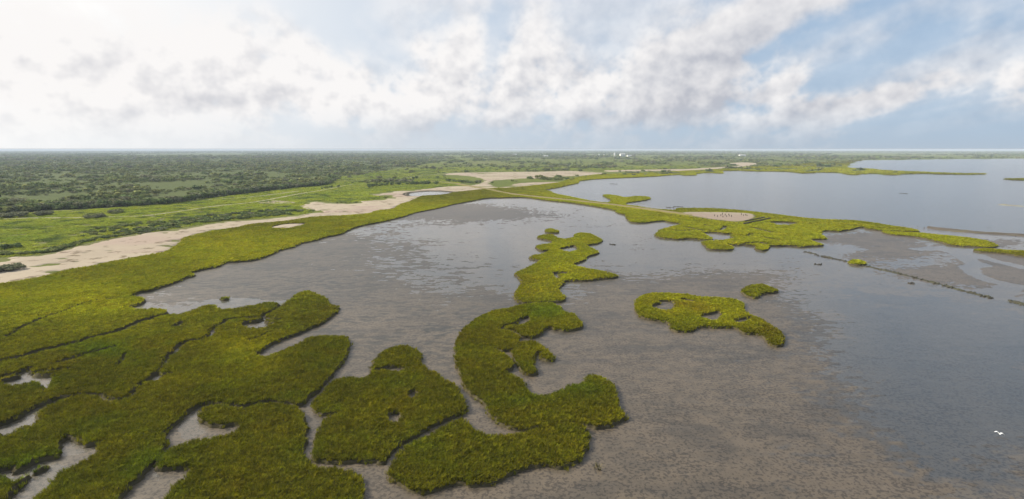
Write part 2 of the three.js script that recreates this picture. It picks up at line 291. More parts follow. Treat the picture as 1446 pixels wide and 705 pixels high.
// metres above or below the water, by place
const exposed = total([
  bump(330, 392, 200, 42, 0.09), bump(500, 470, 170, 75, 0.10), bump(250, 640, 330, 110, 0.07), bump(620, 298, 130, 14, 0.10), bump(470, 345, 110, 24, 0.08), bump(560, 640, 150, 80, 0.10), bump(680, 470, 80, 70, 0.07),
  bump(960, 570, 220, 170, 0.17), bump(1080, 470, 120, 70, 0.08), bump(700, 700, 320, 70, 0.10), bump(1180, 690, 120, 60, 0.05), bump(1420, 640, 70, 45, 0.05), bump(900, 420, 120, 34, 0.07), bump(1030, 398, 80, 22, 0.06), bump(1225, 338, 80, 13, 0.11), bump(1265, 358, 70, 10, 0.09), bump(1340, 386, 90, 18, 0.10), bump(1430, 390, 60, 24, 0.09), bump(1420, 365, 60, 9, 0.09), bump(1400, 343, 60, 6, 0.08), bump(1150, 640, 160, 80, 0.03),
  bump(650, 378, 120, 34, 0.028), bump(770, 308, 110, 16, 0.02), bump(880, 350, 120, 26, 0.02), bump(1190, 352, 30, 6, -0.07), bump(1310, 372, 45, 6, -0.045), bump(1050, 352, 130, 14, -0.005), bump(1300, 470, 150, 70, -0.06), bump(1340, 570, 110, 60, -0.04), bump(50, 538, 34, 16, -0.26), bump(20, 602, 40, 16, -0.26), bump(105, 625, 26, 12, -0.2), bump(60, 680, 40, 30, -0.10), bump(350, 432, 55, 8, -0.18), bump(365, 457, 24, 8, -0.22), bump(250, 440, 18, 5, -0.14), bump(222, 530, 14, 10, -0.2), bump(265, 600, 26, 20, -0.08),
]);
function bedLevel(x, z) {
  const d = Math.hypot(x, z);
  let h = -0.045 + exposed(x, z);
  if (d > 420) h -= smoothstep(d, 420, 800) * 0.3;
  const f = 1 - smoothstep(d, 260, 600);
  if (f > 0) {
    h += f * (0.030 * n2(x / 17, z / 17, 2) + 0.030 * n2(x / 6.1, z / 3.6, 6) + 0.036 * n2(x / 2.9, z / 1.7, 9));
    if (d < 520) h += (1 - smoothstep(d, 420, 520)) * ((x > 30 ? 0.026 + 0.03 * smoothstep(x, 30, 60) : 0.026) * n2(x / 1.55, z / 1.15, 7) + 0.012 * n2(x / 0.62, z / 0.62, 8));
    if (x > 60 && z < -120 && z > -420) { const c = Math.min(distToLine(creek, x, z), distToLine(creek2, x, z)); h -= 0.16 * (1 - smoothstep(c, 0.8, 4.2)); }
  }
  return h;
}
// bay and right-hand lagoon bed: soft silt, painted darker for light lost in depth
const bayEdge = polyOf([[560, 258], [690, 268], [860, 289], [1000, 306], [1150, 320], [1297, 325], [1335, 329], [1446, 336], [2200, 372]], 0);
const deepPatch = total([bump(1330, 480, 190, 80, 1), bump(1390, 590, 130, 60, 0.7), bump(1150, 415, 90, 30, 0.5)]);
function deepDark(x, z) {
  let best = 1e9, side = -1;
  if (z < -180 && x > -60) for (let i = 1; i < bayEdge.length; i++) { const [ax, az] = bayEdge[i - 1], [bx, bz] = bayEdge[i], dx = bx - ax, dz = bz - az, t = clamp(((x - ax) * dx + (z - az) * dz) / (dx * dx + dz * dz), 0, 1), q = Math.hypot(x - ax - dx * t, z - az - dz * t); if (q < best) { best = q; side = dx * (z - az) - dz * (x - ax) < 0 ? 1 : -1; } }
  return side > 0 ? smoothstep(best, 6, 30) : deepPatch(x, z);
}
const lagoonSilt = total([bump(640, 380, 130, 40, 0.8), bump(780, 305, 110, 18, 0.6), bump(1050, 350, 150, 20, 0.5), bump(470, 350, 170, 36, 0.6), bump(330, 395, 150, 30, 0.45), bump(880, 350, 140, 34, 0.6), bump(610, 302, 150, 16, 0.7)]);
const weedy = total([bump(520, 370, 260, 70, 1), bump(330, 395, 160, 40, 0.7), bump(620, 470, 140, 40, 0.6), bump(960, 420, 160, 60, 0.4)]);
function bedColour(x, z) {
  const d = Math.hypot(x, z);
  const big = 0.5 + 0.5 * fbm(x / 34, z / 34, 3, 21);
  let r = lerp(0.102, 0.138, big), g = lerp(0.079, 0.106, big), b = lerp(0.053, 0.071, big);
  // dark algal film in blotches on the flats, pale silt between
  const n = n2(x / 0.95, z / 0.85, 31) + 0.6 * n2(x / 2.4, z / 1.9, 32) + 0.4 * n2(x / 9, z / 9, 33), film = smoothstep(n, 0.05, 0.22) * (1 - smoothstep(d, 250, 420));
  const flats = clamp(film * 0.30, 0, 1); r *= 1 - flats * 0.62; g *= 1 - flats * 0.58; b *= 1 - flats * 0.55;
  const calm = lagoonSilt(x, z); r *= 1 - 0.45 * calm; g *= 1 - 0.42 * calm; b *= 1 - 0.38 * calm;
  const weed = smoothstep(fbm(x / 12, z / 5.5, 4, 41), 0.06, 0.26) * 0.5; r *= 1 - weed * 0.5; g *= 1 - weed * 0.46; b *= 1 - weed * 0.40;
  const wrack = weedy(x, z) * smoothstep(n2(x / 2.6, z / 1.5, 43) + 0.5 * n2(x / 1.2, z / 0.8, 44) + 0.5 * n2(x / 14, z / 9, 45), 0.16, 0.30); r = lerp(r, 0.040, wrack * 0.85); g = lerp(g, 0.036, wrack * 0.85); b = lerp(b, 0.026, wrack * 0.85);   // scraps of dark weed
  const silt = smoothstep(deepDark(x, z) + 0.55 * fbm(x / 9, z / 6, 4, 42) + 0.35 * n2(x / 1.7, z / 1.1, 46), 0.34, 0.56); r = lerp(r, 0.060, silt * 0.75); g = lerp(g, 0.059, silt * 0.75); b = lerp(b, 0.056, silt * 0.75);  // mottled silt, plus the dimming of deep water put into the colour
  return [r, g, b];
}
const widen = (v, sign, rate, till, end, rate2) => { const o = []; for (let x = v, s = 0.45; sign * x < end;) { s *= sign * x < till ? rate : rate2; x = sign * Math.min(end, sign * x + s); o.push(x); } return o; };
const bedX = [...widen(-75, -1, 1.025, 330, 16000, 1.16).reverse(), ...lines(-75, 150, 0.45, -75, 150), ...widen(150, 1, 1.02, 420, 16000, 1.16)];
const bedZ = [...widen(-165, -1, 1.012, 520, 14500, 1.12).reverse(), ...lines(-165, -44, 0.45, -165, -44), 60];
setting(mesh('mud_flat', tensor(bedX, bedZ, bedLevel, bedColour), M.mud));
// the rippled bay lies beyond the causeway, the calm lagoon on this side of it
{
  const seam = polyOf([[560, 258], [690, 268], [860, 289], [1000, 306], [1150, 320], [1297, 325], [1335, 329], [1446, 336], [2200, 372]], 0);
  const flat = (pts) => { const sh = new THREE.Shape(pts.map(([x, z]) => new THREE.Vector2(x, -z))), g = new THREE.ShapeGeometry(sh); g.rotateX(-Math.PI / 2); const p = g.attributes.position, u = []; for (let i = 0; i < p.count; i++) u.push(p.getX(i), p.getZ(i)); g.setAttribute('uv', new THREE.Float32BufferAttribute(u, 2)); return g; };
  setting(mesh('bay_water', flat([...seam, [15900, -2500], [15900, -14400], [-200, -14400]]), M.ripples));
  setting(mesh('lagoon_water', flat([...[...seam].reverse(), [-900, -700], [-900, 50], [900, 50]]), M.water));
}

const pondLoop = smooth(polyOf([[579, 274], [590, 271.3], [610, 270], [636, 272], [625, 274.6], [600, 276.4], [585, 276.6]], 0.4), 1);
const pondField = field({ outer: [pondLoop], cell: 0.8, rough: 0.5, wave: 5, margin: 8 });

// ---------------------------------------------------------------- dry land: meadow and scrub ground to the horizon
const landField = field({ outer: [landPoly], cell: 3, rough: 0.8, wave: 14, box: [-1100, 1300, -1700, -140], margin: 3 });
const landPolyInside = (x, z) => { let c = false; for (let i = 0, k = landPoly.length - 1; i < landPoly.length; k = i++) { const [ax, az] = landPoly[k], [bx, bz] = landPoly[i]; if ((az > z) !== (bz > z) && x < ax + (z - az) / (bz - az) * (bx - ax)) c = !c; } return c; };
const landSdf = (x, z) => (x > -1098 && x < 1298 && z > -1698 && z < -142 ? landField.at(x, z) : landPolyInside(x, z) ? 60 : -60);
const thicketLine = polyOf([[-400, 312], [0, 303], [60, 297], [160, 293], [230, 289], [270, 283], [310, 277], [350, 273], [380, 269], [410, 266], [455, 262], [470, 255]], 0.4);
const thicketPoly = [...thicketLine, G(560, 238, 0.4), G(620, 229, 0.4), [-200, -6000], [-9000, -6000]];
const inThicket = (() => { const f = field({ outer: [thicketPoly], cell: 6, rough: 3, wave: 40, box: [-1700, 60, -1900, -240], margin: 6 }); return (x, z) => (z < -1900 ? (x < -0.12 * -z ? 40 : -40) : f.at(x, z)); })();
function landColour(x, z) {
  const a = 0.5 + 0.9 * fbm(x / 60, z / 60, 4, 51), b = 0.5 + 0.9 * fbm(x / 300, z / 420, 3, 52), c = smoothstep(fbm(x / 21, z / 21, 3, 53), 0.10, 0.30);
  let r = lerp(0.095, 0.165, a), g = lerp(0.125, 0.185, a), bl = lerp(0.022, 0.042, a);
  r = lerp(r, 0.15, c * 0.3); g = lerp(g, 0.14, c * 0.3); bl = lerp(bl, 0.06, c * 0.3);
  const dry = smoothstep(b, 0.62, 0.95) * 0.6; r = lerp(r, 0.17, dry); g = lerp(g, 0.16, dry); bl = lerp(bl, 0.07, dry);
  if (inThicket(x, z) > 0) { r = lerp(r, 0.086, 0.8); g = lerp(g, 0.108, 0.8); bl = lerp(bl, 0.040, 0.8); }
  return [r, g, bl];
}
const landHeight = (x, z) => lerp(-0.5, 0.42, smoothstep(landSdf(x, z), -2.5, 2.5)) + 0.12 * n2(x / 40, z / 40, 61) - 1.1 * smoothstep(pondField.at(x, z), -5, 0);
{
  const xs = lines(-480, 320, 3, -16000, 16000, 1.07), zs = lines(-640, -140, 3, -14300, -100, 1.06);
  setting(mesh('ground', tensor(xs, zs, landHeight, landColour, (x0, x1, z0, z1) => Math.max(landSdf(x0, z0), landSdf(x1, z0), landSdf(x0, z1), landSdf(x1, z1), landSdf((x0 + x1) / 2, (z0 + z1) / 2)) > -3), M.land));
}

// ---------------------------------------------------------------- grass
function tuftGeometry(blades, spread, seed) {
  reseed(seed);
  const pos = [], ind = [];
  for (let b = 0; b < blades; b++) {       // each blade arches outwards and shows its upper face to the sky
    const r = spread * Math.sqrt(rnd()), t = rnd() * 6.283, x = r * Math.cos(t), z = r * Math.sin(t), h = 0.55 + 0.45 * rnd(), w = 0.036 + 0.026 * rnd(), la = t + (rnd() - 0.5) * 3, cx = -Math.sin(la) * w, cz = Math.cos(la) * w, lean = 0.28 + 0.42 * rnd(), lx = Math.cos(la) * lean, lz = Math.sin(la) * lean, k = pos.length / 3;
    pos.push(x - cx, -0.06, z - cz, x + cx, -0.06, z + cz, x - cx * 0.9 + lx * 0.3, h * 0.66, z - cz * 0.9 + lz * 0.3, x + cx * 0.9 + lx * 0.3, h * 0.66, z + cz * 0.9 + lz * 0.3, x + lx, h, z + lz);
    ind.push(k, k + 2, k + 1, k + 1, k + 2, k + 3, k + 2, k + 4, k + 3);
  }
  const g = geom(pos, ind), n = g.attributes.normal; let up = 0; for (let i = 0; i < n.count; i++) up += n.getY(i);
  if (up < 0) { for (let i = 0; i < ind.length; i += 3) [ind[i], ind[i + 1]] = [ind[i + 1], ind[i]]; return geom(pos, ind); }
  return g;
}
const TUFT = tuftGeometry(15, 0.42, 77), TUFT_WIDE = tuftGeometry(26, 0.75, 78);
let grassCount = 0;
// tufts over a field; colourOf(x, z) -> [r, g, b]; size: tuft height in metres
function sow(name, f, { spacing, size, wide = 1, colourOf, geo = TUFT, from = 0.2, parent, level = () => 0.26, keep, seed = 1, inFrame = true }) {
  reseed(seed * 7919);
  const [x0, x1, z0, z1] = f.box, mats = [], cols = [], m4 = new THREE.Matrix4(), q = new THREE.Quaternion(), e = new THREE.Euler(), p = new THREE.Vector3(), s = new THREE.Vector3();
  for (let z = z0; z < z1; z += spacing) for (let x = x0; x < x1; x += spacing) {
    const X = x + (rnd() - 0.5) * spacing * 1.5, Z = z + (rnd() - 0.5) * spacing * 1.5, a = rnd(), b = rnd(), c = rnd();
    if (inFrame && (-Z < 48 || Math.abs(X) > -Z * 0.98 + 16)) continue;      // a strip wider than the photograph shows
    const sd = f.at(X, Z);
    if (sd < from - (a > 0.8 ? 0.45 : 0) || (keep && !keep(X, Z, sd))) continue;
    const patch = 1 + (spacing < 0.55 ? 0.36 : 0.25) * n2(X / 1.4, Z / 1.4, 71) + 0.25 * n2(X / 9, Z / 9, 72), h = size * (0.72 + 0.5 * a) * patch, w = wide * (0.8 + 0.45 * b) * size / 0.75 * lerp(0.62, 1, smoothstep(sd, 0.2, 0.6 * wide));
    e.set((rnd() - 0.5) * 0.3, c * 6.283, (rnd() - 0.5) * 0.3); q.setFromEuler(e); p.set(X, level(sd, X, Z), Z); s.set(w, h, w); m4.compose(p, q, s);
    mats.push(...m4.elements);
    const k = colourOf(X, Z), j = (spacing < 0.55 ? 0.55 + 0.90 * rnd() : 0.78 + 0.44 * rnd()) * (1 + (spacing < 0.55 ? 0.4 : 0.15) * n2(X / 0.8, Z / 0.8, 73)), y = (rnd() - 0.5) * 0.2; cols.push(k[0] * j * (1 + y), k[1] * j, k[2] * j);
  }
  const n = mats.length / 16; grassCount += n;
  const im = new THREE.InstancedMesh(geo, M.blade, n);
  im.instanceMatrix = new THREE.InstancedBufferAttribute(new Float32Array(mats), 16);
  im.instanceColor = new THREE.InstancedBufferAttribute(new Float32Array(cols), 3);
  im.name = parent ? name : numbered(name); im.castShadow = im.receiveShadow = true; setting(im, 'stuff'); (parent ?? scene).add(im);
  return im;
}
const rusty = total([bump(965, 434, 40, 10, 0.9), bump(1000, 440, 30, 9, 0.5), bump(650, 490, 16, 40, 0.35), bump(345, 500, 40, 22, -0.5), bump(230, 500, 40, 15, 0.5), bump(560, 560, 26, 22, 0.35), bump(1085, 470, 22, 8, 0.5)]);
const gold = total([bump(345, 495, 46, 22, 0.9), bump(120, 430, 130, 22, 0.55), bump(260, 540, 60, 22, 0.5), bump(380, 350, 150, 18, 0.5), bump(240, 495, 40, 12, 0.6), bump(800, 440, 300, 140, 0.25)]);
const lush = total([bump(150, 500, 45, 12, 0.8), bump(330, 640, 60, 40, 0.25), bump(770, 440, 40, 14, 0.7), bump(200, 660, 60, 40, 0.45), bump(30, 660, 60, 40, 0.5), bump(790, 560, 60, 24, 0.35)]);
const channelLine = smooth(polyOf(channel1), 3, false);
const yellowLit = total([bump(330, 355, 260, 40, 1), bump(80, 430, 170, 40, 1), bump(560, 300, 130, 20, 1), bump(1090, 328, 220, 34, 1), bump(1330, 340, 150, 20, 0.8), bump(820, 290, 130, 24, 1), bump(940, 254, 240, 14, 1), bump(1200, 240, 240, 10, 1), bump(800, 375, 60, 46, 0.7), bump(985, 435, 90, 26, 0.9), bump(345, 500, 60, 26, 0.6), bump(1200, 370, 30, 8, 1)]);  // yellower patches whose colour also carries the brighter look of far grass
function marshColour(x, z) {
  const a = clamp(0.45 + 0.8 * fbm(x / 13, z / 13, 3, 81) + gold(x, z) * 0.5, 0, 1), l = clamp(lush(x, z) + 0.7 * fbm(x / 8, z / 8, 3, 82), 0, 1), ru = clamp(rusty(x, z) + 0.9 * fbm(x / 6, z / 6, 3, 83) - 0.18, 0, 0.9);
  const y = clamp(yellowLit(x, z) + 0.5 * fbm(x / 11, z / 11, 3, 87) - 0.1, 0, 1);      // yellower, mostly far grass with brighter light painted in; near olive painted darker
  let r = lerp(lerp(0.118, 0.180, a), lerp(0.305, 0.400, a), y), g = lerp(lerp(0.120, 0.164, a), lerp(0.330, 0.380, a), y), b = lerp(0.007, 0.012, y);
  r = lerp(r, 0.105, l * 0.7); g = lerp(g, 0.190, l * 0.7); b = lerp(b, 0.010, l * 0.7);
  r = lerp(r, 0.200, ru * 0.7); g = lerp(g, 0.135, ru * 0.7); b = lerp(b, 0.012, ru * 0.7);
  return [r, g, b];
}
// brown peat and thatch, one stuff from the cut bank to the ground between the stems
const bankColour = (s, x, z) => { const n = 1 + 0.25 * n2(x * 1.3, z * 1.3, 92) + 0.2 * n2(x / 5, z / 5, 91); return [0.082 * n, 0.069 * n, 0.036 * n]; };
const bankHeight = (top = 0.30, w = 0.45) => (s, x, z) => lerp(-0.35, top, smoothstep(s, -w * 0.7, w * 0.3)) + 0.05 * n2(x / 2.3, z / 2.3, 93) * smoothstep(s, 0, 1);

// ---------------------------------------------------------------- marsh islands: each a thing with its bank and its grass
const C6 = (p) => crop(400, 480, 880 / 281, p), C7 = (p) => crop(630, 400, 880 / 281, p), C8 = (p) => crop(690, 310, 999 / 241, p), CR = (p) => crop(880, 390, 6, p), C4 = (p) => crop(1205, 320, 6, p), CC = (p) => crop(160, 500, 829 / 241, p);
const islands = [
  { label: 'large C-shaped grassy marsh island opening toward the open mudflat with a winding pool', outline: C7([[340, 98], [400, 90], [460, 92], [500, 108], [520, 128], [560, 140], [590, 165], [607, 188], [590, 200], [540, 210], [490, 205], [455, 195], [430, 210], [410, 232], [370, 240], [330, 238], [318, 232], [322, 262], [300, 290], [270, 298], [235, 295], [190, 281], [235, 304], [270, 325], [295, 350], [300, 365], [280, 385], [275, 400], [300, 412], [330, 425], [350, 450], [360, 480], [380, 500], [420, 502], [470, 492], [510, 478], [540, 460], [590, 450], [615, 435], [625, 412], [660, 412], [700, 425], [735, 450], [755, 490], [765, 530], [770, 560], [800, 590], [785, 605], [740, 620], [700, 640], [640, 638], [600, 625], [540, 622], [480, 630], [420, 640], [360, 655], [310, 650], [260, 635], [225, 610], [195, 590], [180, 555], [150, 520], [100, 485], [75, 450], [60, 400], [45, 360], [38, 300], [45, 260], [70, 210], [110, 175], [160, 145], [220, 122], [290, 112]]),
    holes: [C7([[228, 205], [240, 194], [262, 186], [300, 181], [330, 158], [362, 150], [368, 165], [345, 184], [318, 190], [280, 192], [262, 200], [245, 212]])], cuts: [{ p: C7([[250, 205], [290, 212], [318, 232]]), w: 1.0 }] },
  { label: 'small hooked grass islet in the bay of the C-shaped island', outline: C7([[290, 305], [320, 268], [370, 262], [420, 275], [440, 295], [470, 315], [475, 340], [455, 345], [420, 335], [412, 308], [395, 320], [388, 360], [402, 400], [370, 408], [335, 395], [320, 370], [300, 345], [290, 320]]) },
  { label: 'ragged marsh island with pointed arm and pool, just beyond the C-shaped island', outline: C8([[155, 320], [200, 295], [260, 265], [300, 240], [240, 228], [260, 212], [310, 205], [350, 180], [310, 182], [275, 160], [310, 148], [370, 142], [360, 125], [285, 108], [320, 92], [370, 90], [400, 105], [440, 115], [500, 105], [500, 90], [540, 80], [590, 85], [640, 105], [665, 125], [640, 140], [580, 150], [590, 165], [640, 185], [640, 200], [590, 215], [555, 240], [510, 258], [500, 272], [560, 285], [640, 300], [720, 318], [755, 332], [720, 345], [640, 350], [580, 360], [500, 358], [450, 362], [440, 375], [430, 385], [415, 405], [430, 440], [455, 465], [430, 480], [360, 487], [300, 489], [200, 489], [160, 475], [148, 440], [165, 410], [185, 380], [180, 345]]),
    holes: [C8([[415, 172], [460, 160], [495, 155], [520, 175], [490, 190], [450, 188]]), C8([[383, 313], [455, 311], [455, 321], [406, 324], [413, 347], [398, 345]])] },
  { label: 'tiny round grass islet off the far tip of the ragged island', outline: C8([[328, 66], [360, 55], [410, 68], [400, 78], [350, 78]]) },
  { label: 'elongated yellow-green marsh island with three small pools alone on the mudflat', outline: CR([[105, 250], [115, 200], [160, 175], [220, 155], [300, 150], [400, 152], [500, 158], [560, 165], [640, 182], [760, 188], [880, 195], [960, 210], [1005, 225], [1025, 280], [1070, 330], [1150, 360], [1220, 400], [1290, 450], [1345, 490], [1360, 530], [1340, 590], [1300, 598], [1250, 580], [1215, 545], [1170, 510], [1100, 490], [1030, 490], [980, 460], [920, 440], [860, 438], [780, 442], [700, 432], [640, 435], [580, 465], [500, 475], [430, 465], [395, 430], [385, 395], [330, 385], [260, 372], [190, 360], [120, 320]]),
    holes: [CR([[240, 255], [305, 235], [318, 212], [408, 212], [434, 250], [422, 284], [350, 294], [280, 284]]), CR([[650, 352], [680, 328], [740, 322], [800, 300], [825, 318], [803, 372], [760, 386], [700, 368]]), CR([[935, 382], [1000, 363], [1075, 352], [1068, 378], [1000, 400], [958, 400]]), CR([[475, 205], [510, 194], [592, 213], [582, 226], [510, 212]])] },
  { label: 'little comma-shaped grass islet beyond the island with three pools', outline: CR([[1000, 130], [1060, 90], [1120, 75], [1190, 78], [1250, 100], [1320, 130], [1290, 140], [1200, 148], [1155, 155], [1140, 185], [1090, 182], [1040, 165], [1015, 145]]) },
  { label: 'broad rounded marsh island with two dark holes and a bulb at its far end', outline: C6([[385, 135], [400, 100], [430, 65], [480, 38], [530, 30], [570, 38], [605, 60], [612, 90], [625, 125], [680, 150], [720, 180], [760, 205], [790, 250], [810, 290], [790, 328], [740, 350], [680, 377], [640, 397], [600, 422], [550, 446], [500, 480], [470, 520], [455, 545], [380, 540], [290, 545], [200, 545], [150, 540], [125, 520], [135, 470], [150, 410], [170, 370], [210, 345], [260, 325], [220, 330], [170, 330], [130, 310], [130, 290], [160, 250], [190, 215], [220, 185], [280, 172], [340, 175], [380, 165], [385, 148]]),
    holes: [C6([[395, 140], [440, 125], [500, 120], [545, 133], [500, 146], [450, 140]]), C6([[466, 340], [495, 316], [518, 332], [507, 362], [480, 372]]), C6([[545, 240], [575, 224], [593, 243], [565, 262]])] },
  { label: 'bean-shaped marsh island curled against the outer curve of the C-shaped island', outline: [[548, 663], [553, 655], [563, 642], [579, 629], [598, 619], [617, 610], [636, 600], [650, 594], [660, 600], [676, 612], [700, 617], [730, 615], [757, 607], [785, 601], [808, 599], [824, 604], [831, 618], [828, 638], [815, 654], [792, 663], [768, 658], [745, 661], [728, 668], [705, 680], [680, 688], [650, 684], [625, 690], [600, 698], [578, 695], [560, 684], [549, 674]] },
  { label: 'marsh island with two fingers reaching into a muddy creek of the mainland marsh', outline: [[294, 577], [311, 574], [334, 577], [358, 576], [375, 572], [401, 573], [417, 577], [427, 583], [432, 597], [432, 617], [432, 646], [448, 659], [477, 664], [499, 668], [512, 678], [516, 691], [512, 705], [500, 745], [400, 790], [280, 790], [225, 720], [237, 700], [250, 686], [268, 668], [262, 661], [247, 663], [230, 663], [217, 658], [217, 653], [222, 647], [236, 637], [256, 631], [282, 623], [305, 619], [326, 615], [336, 603], [331, 600], [311, 603], [294, 600], [282, 594], [281, 587]] },
  { label: 'long thin grass strip lying on the mud beside the winding tidal creek', outline: C4([[250, 40], [400, 50], [560, 55], [700, 70], [850, 85], [1000, 100], [1150, 130], [1220, 165], [1150, 178], [1000, 170], [830, 158], [740, 130], [600, 100], [480, 82], [340, 72], [270, 58]]) },
  { label: 'narrow grass strip past the end of the tidal creek, below the dark rubble bar', outline: C4([[1020, 200], [1150, 190], [1300, 203], [1446, 208], [2200, 230], [2200, 290], [1446, 256], [1340, 238], [1215, 224], [1080, 213]]) },
  { label: 'small yellow-green grass tuft islet grown on the dark oyster ridge', outline: C4([[-35, 305], [0, 285], [40, 286], [85, 297], [110, 315], [60, 326], [0, 322]]) },
  { label: 'tiny lone grass tussock on the mud beside the mainland marsh edge', outline: [[312, 421.2], [317, 420], [323, 421], [321, 422.8], [315, 423]] },
];
islands.forEach((d, k) => {
  const outer = smooth(polyOf(d.outline), 0.6), [x0, x1, z0, z1] = boxOf(outer), dist = -(z0 + z1) / 2, cell = dist < 130 ? 0.3 : dist < 220 ? 0.4 : 0.55, cx = (x0 + x1) / 2, cz = (z0 + z1) / 2;
  const f = field({ outer: [outer], holes: (d.holes ?? []).map((h) => smooth(polyOf(h), 0.5)), cuts: (d.cuts ?? []).map(({ p, w }) => ({ line: smooth(polyOf(p), 0.5, false), width: w })), cell, rough: 0.36, wave: 1.5 });
  const isle = group('marsh_island');
  mesh('mud_bank', sheet(f, -0.6, bankHeight(0.48), bankColour, (x, z) => -z > 40), M.bank, isle);
  const near = dist < 130;
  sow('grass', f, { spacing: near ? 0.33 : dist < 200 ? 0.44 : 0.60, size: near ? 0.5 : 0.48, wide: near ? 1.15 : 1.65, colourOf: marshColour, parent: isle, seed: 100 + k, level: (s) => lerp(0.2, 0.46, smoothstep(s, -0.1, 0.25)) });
  tag(isle, d.label, 'island');
});
console.log('islands', grassCount);

// ---------------------------------------------------------------- the mainland marsh: creek-cut part in front, then the band along the shore
const C1 = (p) => crop(0, 470, 3, p);
const marshPools = [
  C1([[0, 205], [60, 190], [110, 165], [150, 178], [225, 182], [205, 225], [180, 262], [185, 230], [150, 210], [90, 225], [40, 225], [0, 212]]).map(([x, y]) => [x, y]),
  C1([[-10, 440], [0, 405], [60, 380], [120, 350], [160, 350], [165, 375], [130, 395], [60, 420], [20, 445]]),
  C1([[20, 720], [60, 670], [130, 605], [200, 560], [250, 510], [255, 460], [285, 435], [310, 455], [345, 465], [380, 475], [430, 470], [420, 490], [400, 520], [330, 560], [250, 600], [200, 660], [140, 720], [100, 760]]),
  CC([[148, 140], [180, 118], [214, 92], [240, 100], [300, 98], [250, 112], [215, 128], [175, 142]]),
  crop(180, 400, 6, [[975, 350], [1000, 330], [1070, 325], [1150, 305], [1180, 330], [1225, 350], [1170, 378], [1010, 385]]),
  crop(180, 400, 6, [[370, 372], [420, 345], [450, 318], [465, 345], [430, 378]]),
  C1([[-20, 590], [40, 575], [60, 600], [20, 612], [-20, 612]]),
];
const marshCuts = [
  { p: channel1, w: 1.9 }, { p: crack2.slice(0, 20), w: 1.25 }, { p: crack2.slice(19), w: 0.85 }, { p: crack3, w: 2.2 }, { p: crop(180, 400, 6, [[1290, 315], [1220, 318], [1170, 305], [1160, 290]]), w: 1.1 },
  { p: C1([[260, 128], [320, 108], [400, 85], [485, 64]]), w: 1.7 }, { p: C1([[150, 170], [220, 165], [290, 158]]), w: 1.1 }, { p: C1([[-20, 195], [60, 180], [120, 155]]), w: 1.8 }, { p: crop(180, 400, 6, [[1015, 500], [1090, 470], [1200, 425]]), w: 0.8 }, { p: C1([[527, 95], [500, 140]]), w: 0.7 }, { p: crop(0, 380, 6, [[60, 580], [200, 495], [350, 430], [560, 355], [700, 300], [860, 265], [980, 255]]), w: 0.9 },
  { p: C1([[60, 620], [120, 580], [200, 545]]), w: 2.2 },
].map(({ p, w }) => ({ line: smooth(polyOf(p), 0.7, false), width: w }));
const marshTop = 0.50;
{
  // the creek-cut front part, up to 190 m out
  const outer = smooth(polyOf([...shoreA.slice(30), ...shoreB.slice(0, -1).filter(([x, y]) => !(x === -120 && y === 500)), [-260, 560], [-260, 430], [60, 398], [150, 400]]), 0.7);
  const f = field({ outer: [outer], holes: marshPools.map((h) => smooth(polyOf(h), 0.6)), cuts: marshCuts, cell: 0.36, rough: 0.38, wave: 1.6, box: [-190, -20, -190, -44], margin: 1 });
  const inView = (x, z) => Math.abs(x) < -z * 0.98 + 16 && -z > 44;
  setting(mesh('marsh', sheet(f, -0.6, bankHeight(marshTop), bankColour, inView), M.bank));
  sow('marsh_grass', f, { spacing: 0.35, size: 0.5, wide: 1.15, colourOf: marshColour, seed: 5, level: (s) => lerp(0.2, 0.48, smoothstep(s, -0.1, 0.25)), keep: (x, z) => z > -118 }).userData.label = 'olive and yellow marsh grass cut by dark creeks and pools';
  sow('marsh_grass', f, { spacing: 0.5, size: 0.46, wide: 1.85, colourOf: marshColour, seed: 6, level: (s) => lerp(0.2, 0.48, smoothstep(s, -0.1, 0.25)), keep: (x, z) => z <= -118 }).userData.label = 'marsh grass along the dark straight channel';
}
{
  // the band between lagoon and salt flat
  const inner = [...bandInner].reverse().map(([x, y]) => [x, y - 2.5]);
  const outer = smooth(polyOf([...shoreA.slice(0, 36), [120, 415], [0, 440], [-140, 460], ...inner.slice(0).reverse().slice(0, 0), ...[...bandInner].map(([x, y]) => [x, y - 1.2])]), 1.2);
  const oval = smooth(polyOf([[383, 322], [400, 317], [430, 315.5], [428, 318], [405, 323]]), 1);
  const f = field({ outer: [outer], holes: [oval], minus: pondField, cell: 0.75, rough: 0.45, wave: 4, margin: 2 });
  setting(mesh('marsh', sheet(f, -0.9, bankHeight(0.5, 0.7), bankColour), M.bank));
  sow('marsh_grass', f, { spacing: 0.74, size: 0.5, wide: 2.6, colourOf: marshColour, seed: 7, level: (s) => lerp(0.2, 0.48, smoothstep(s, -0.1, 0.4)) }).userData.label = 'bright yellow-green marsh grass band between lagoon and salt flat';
}
console.log('marsh', grassCount);
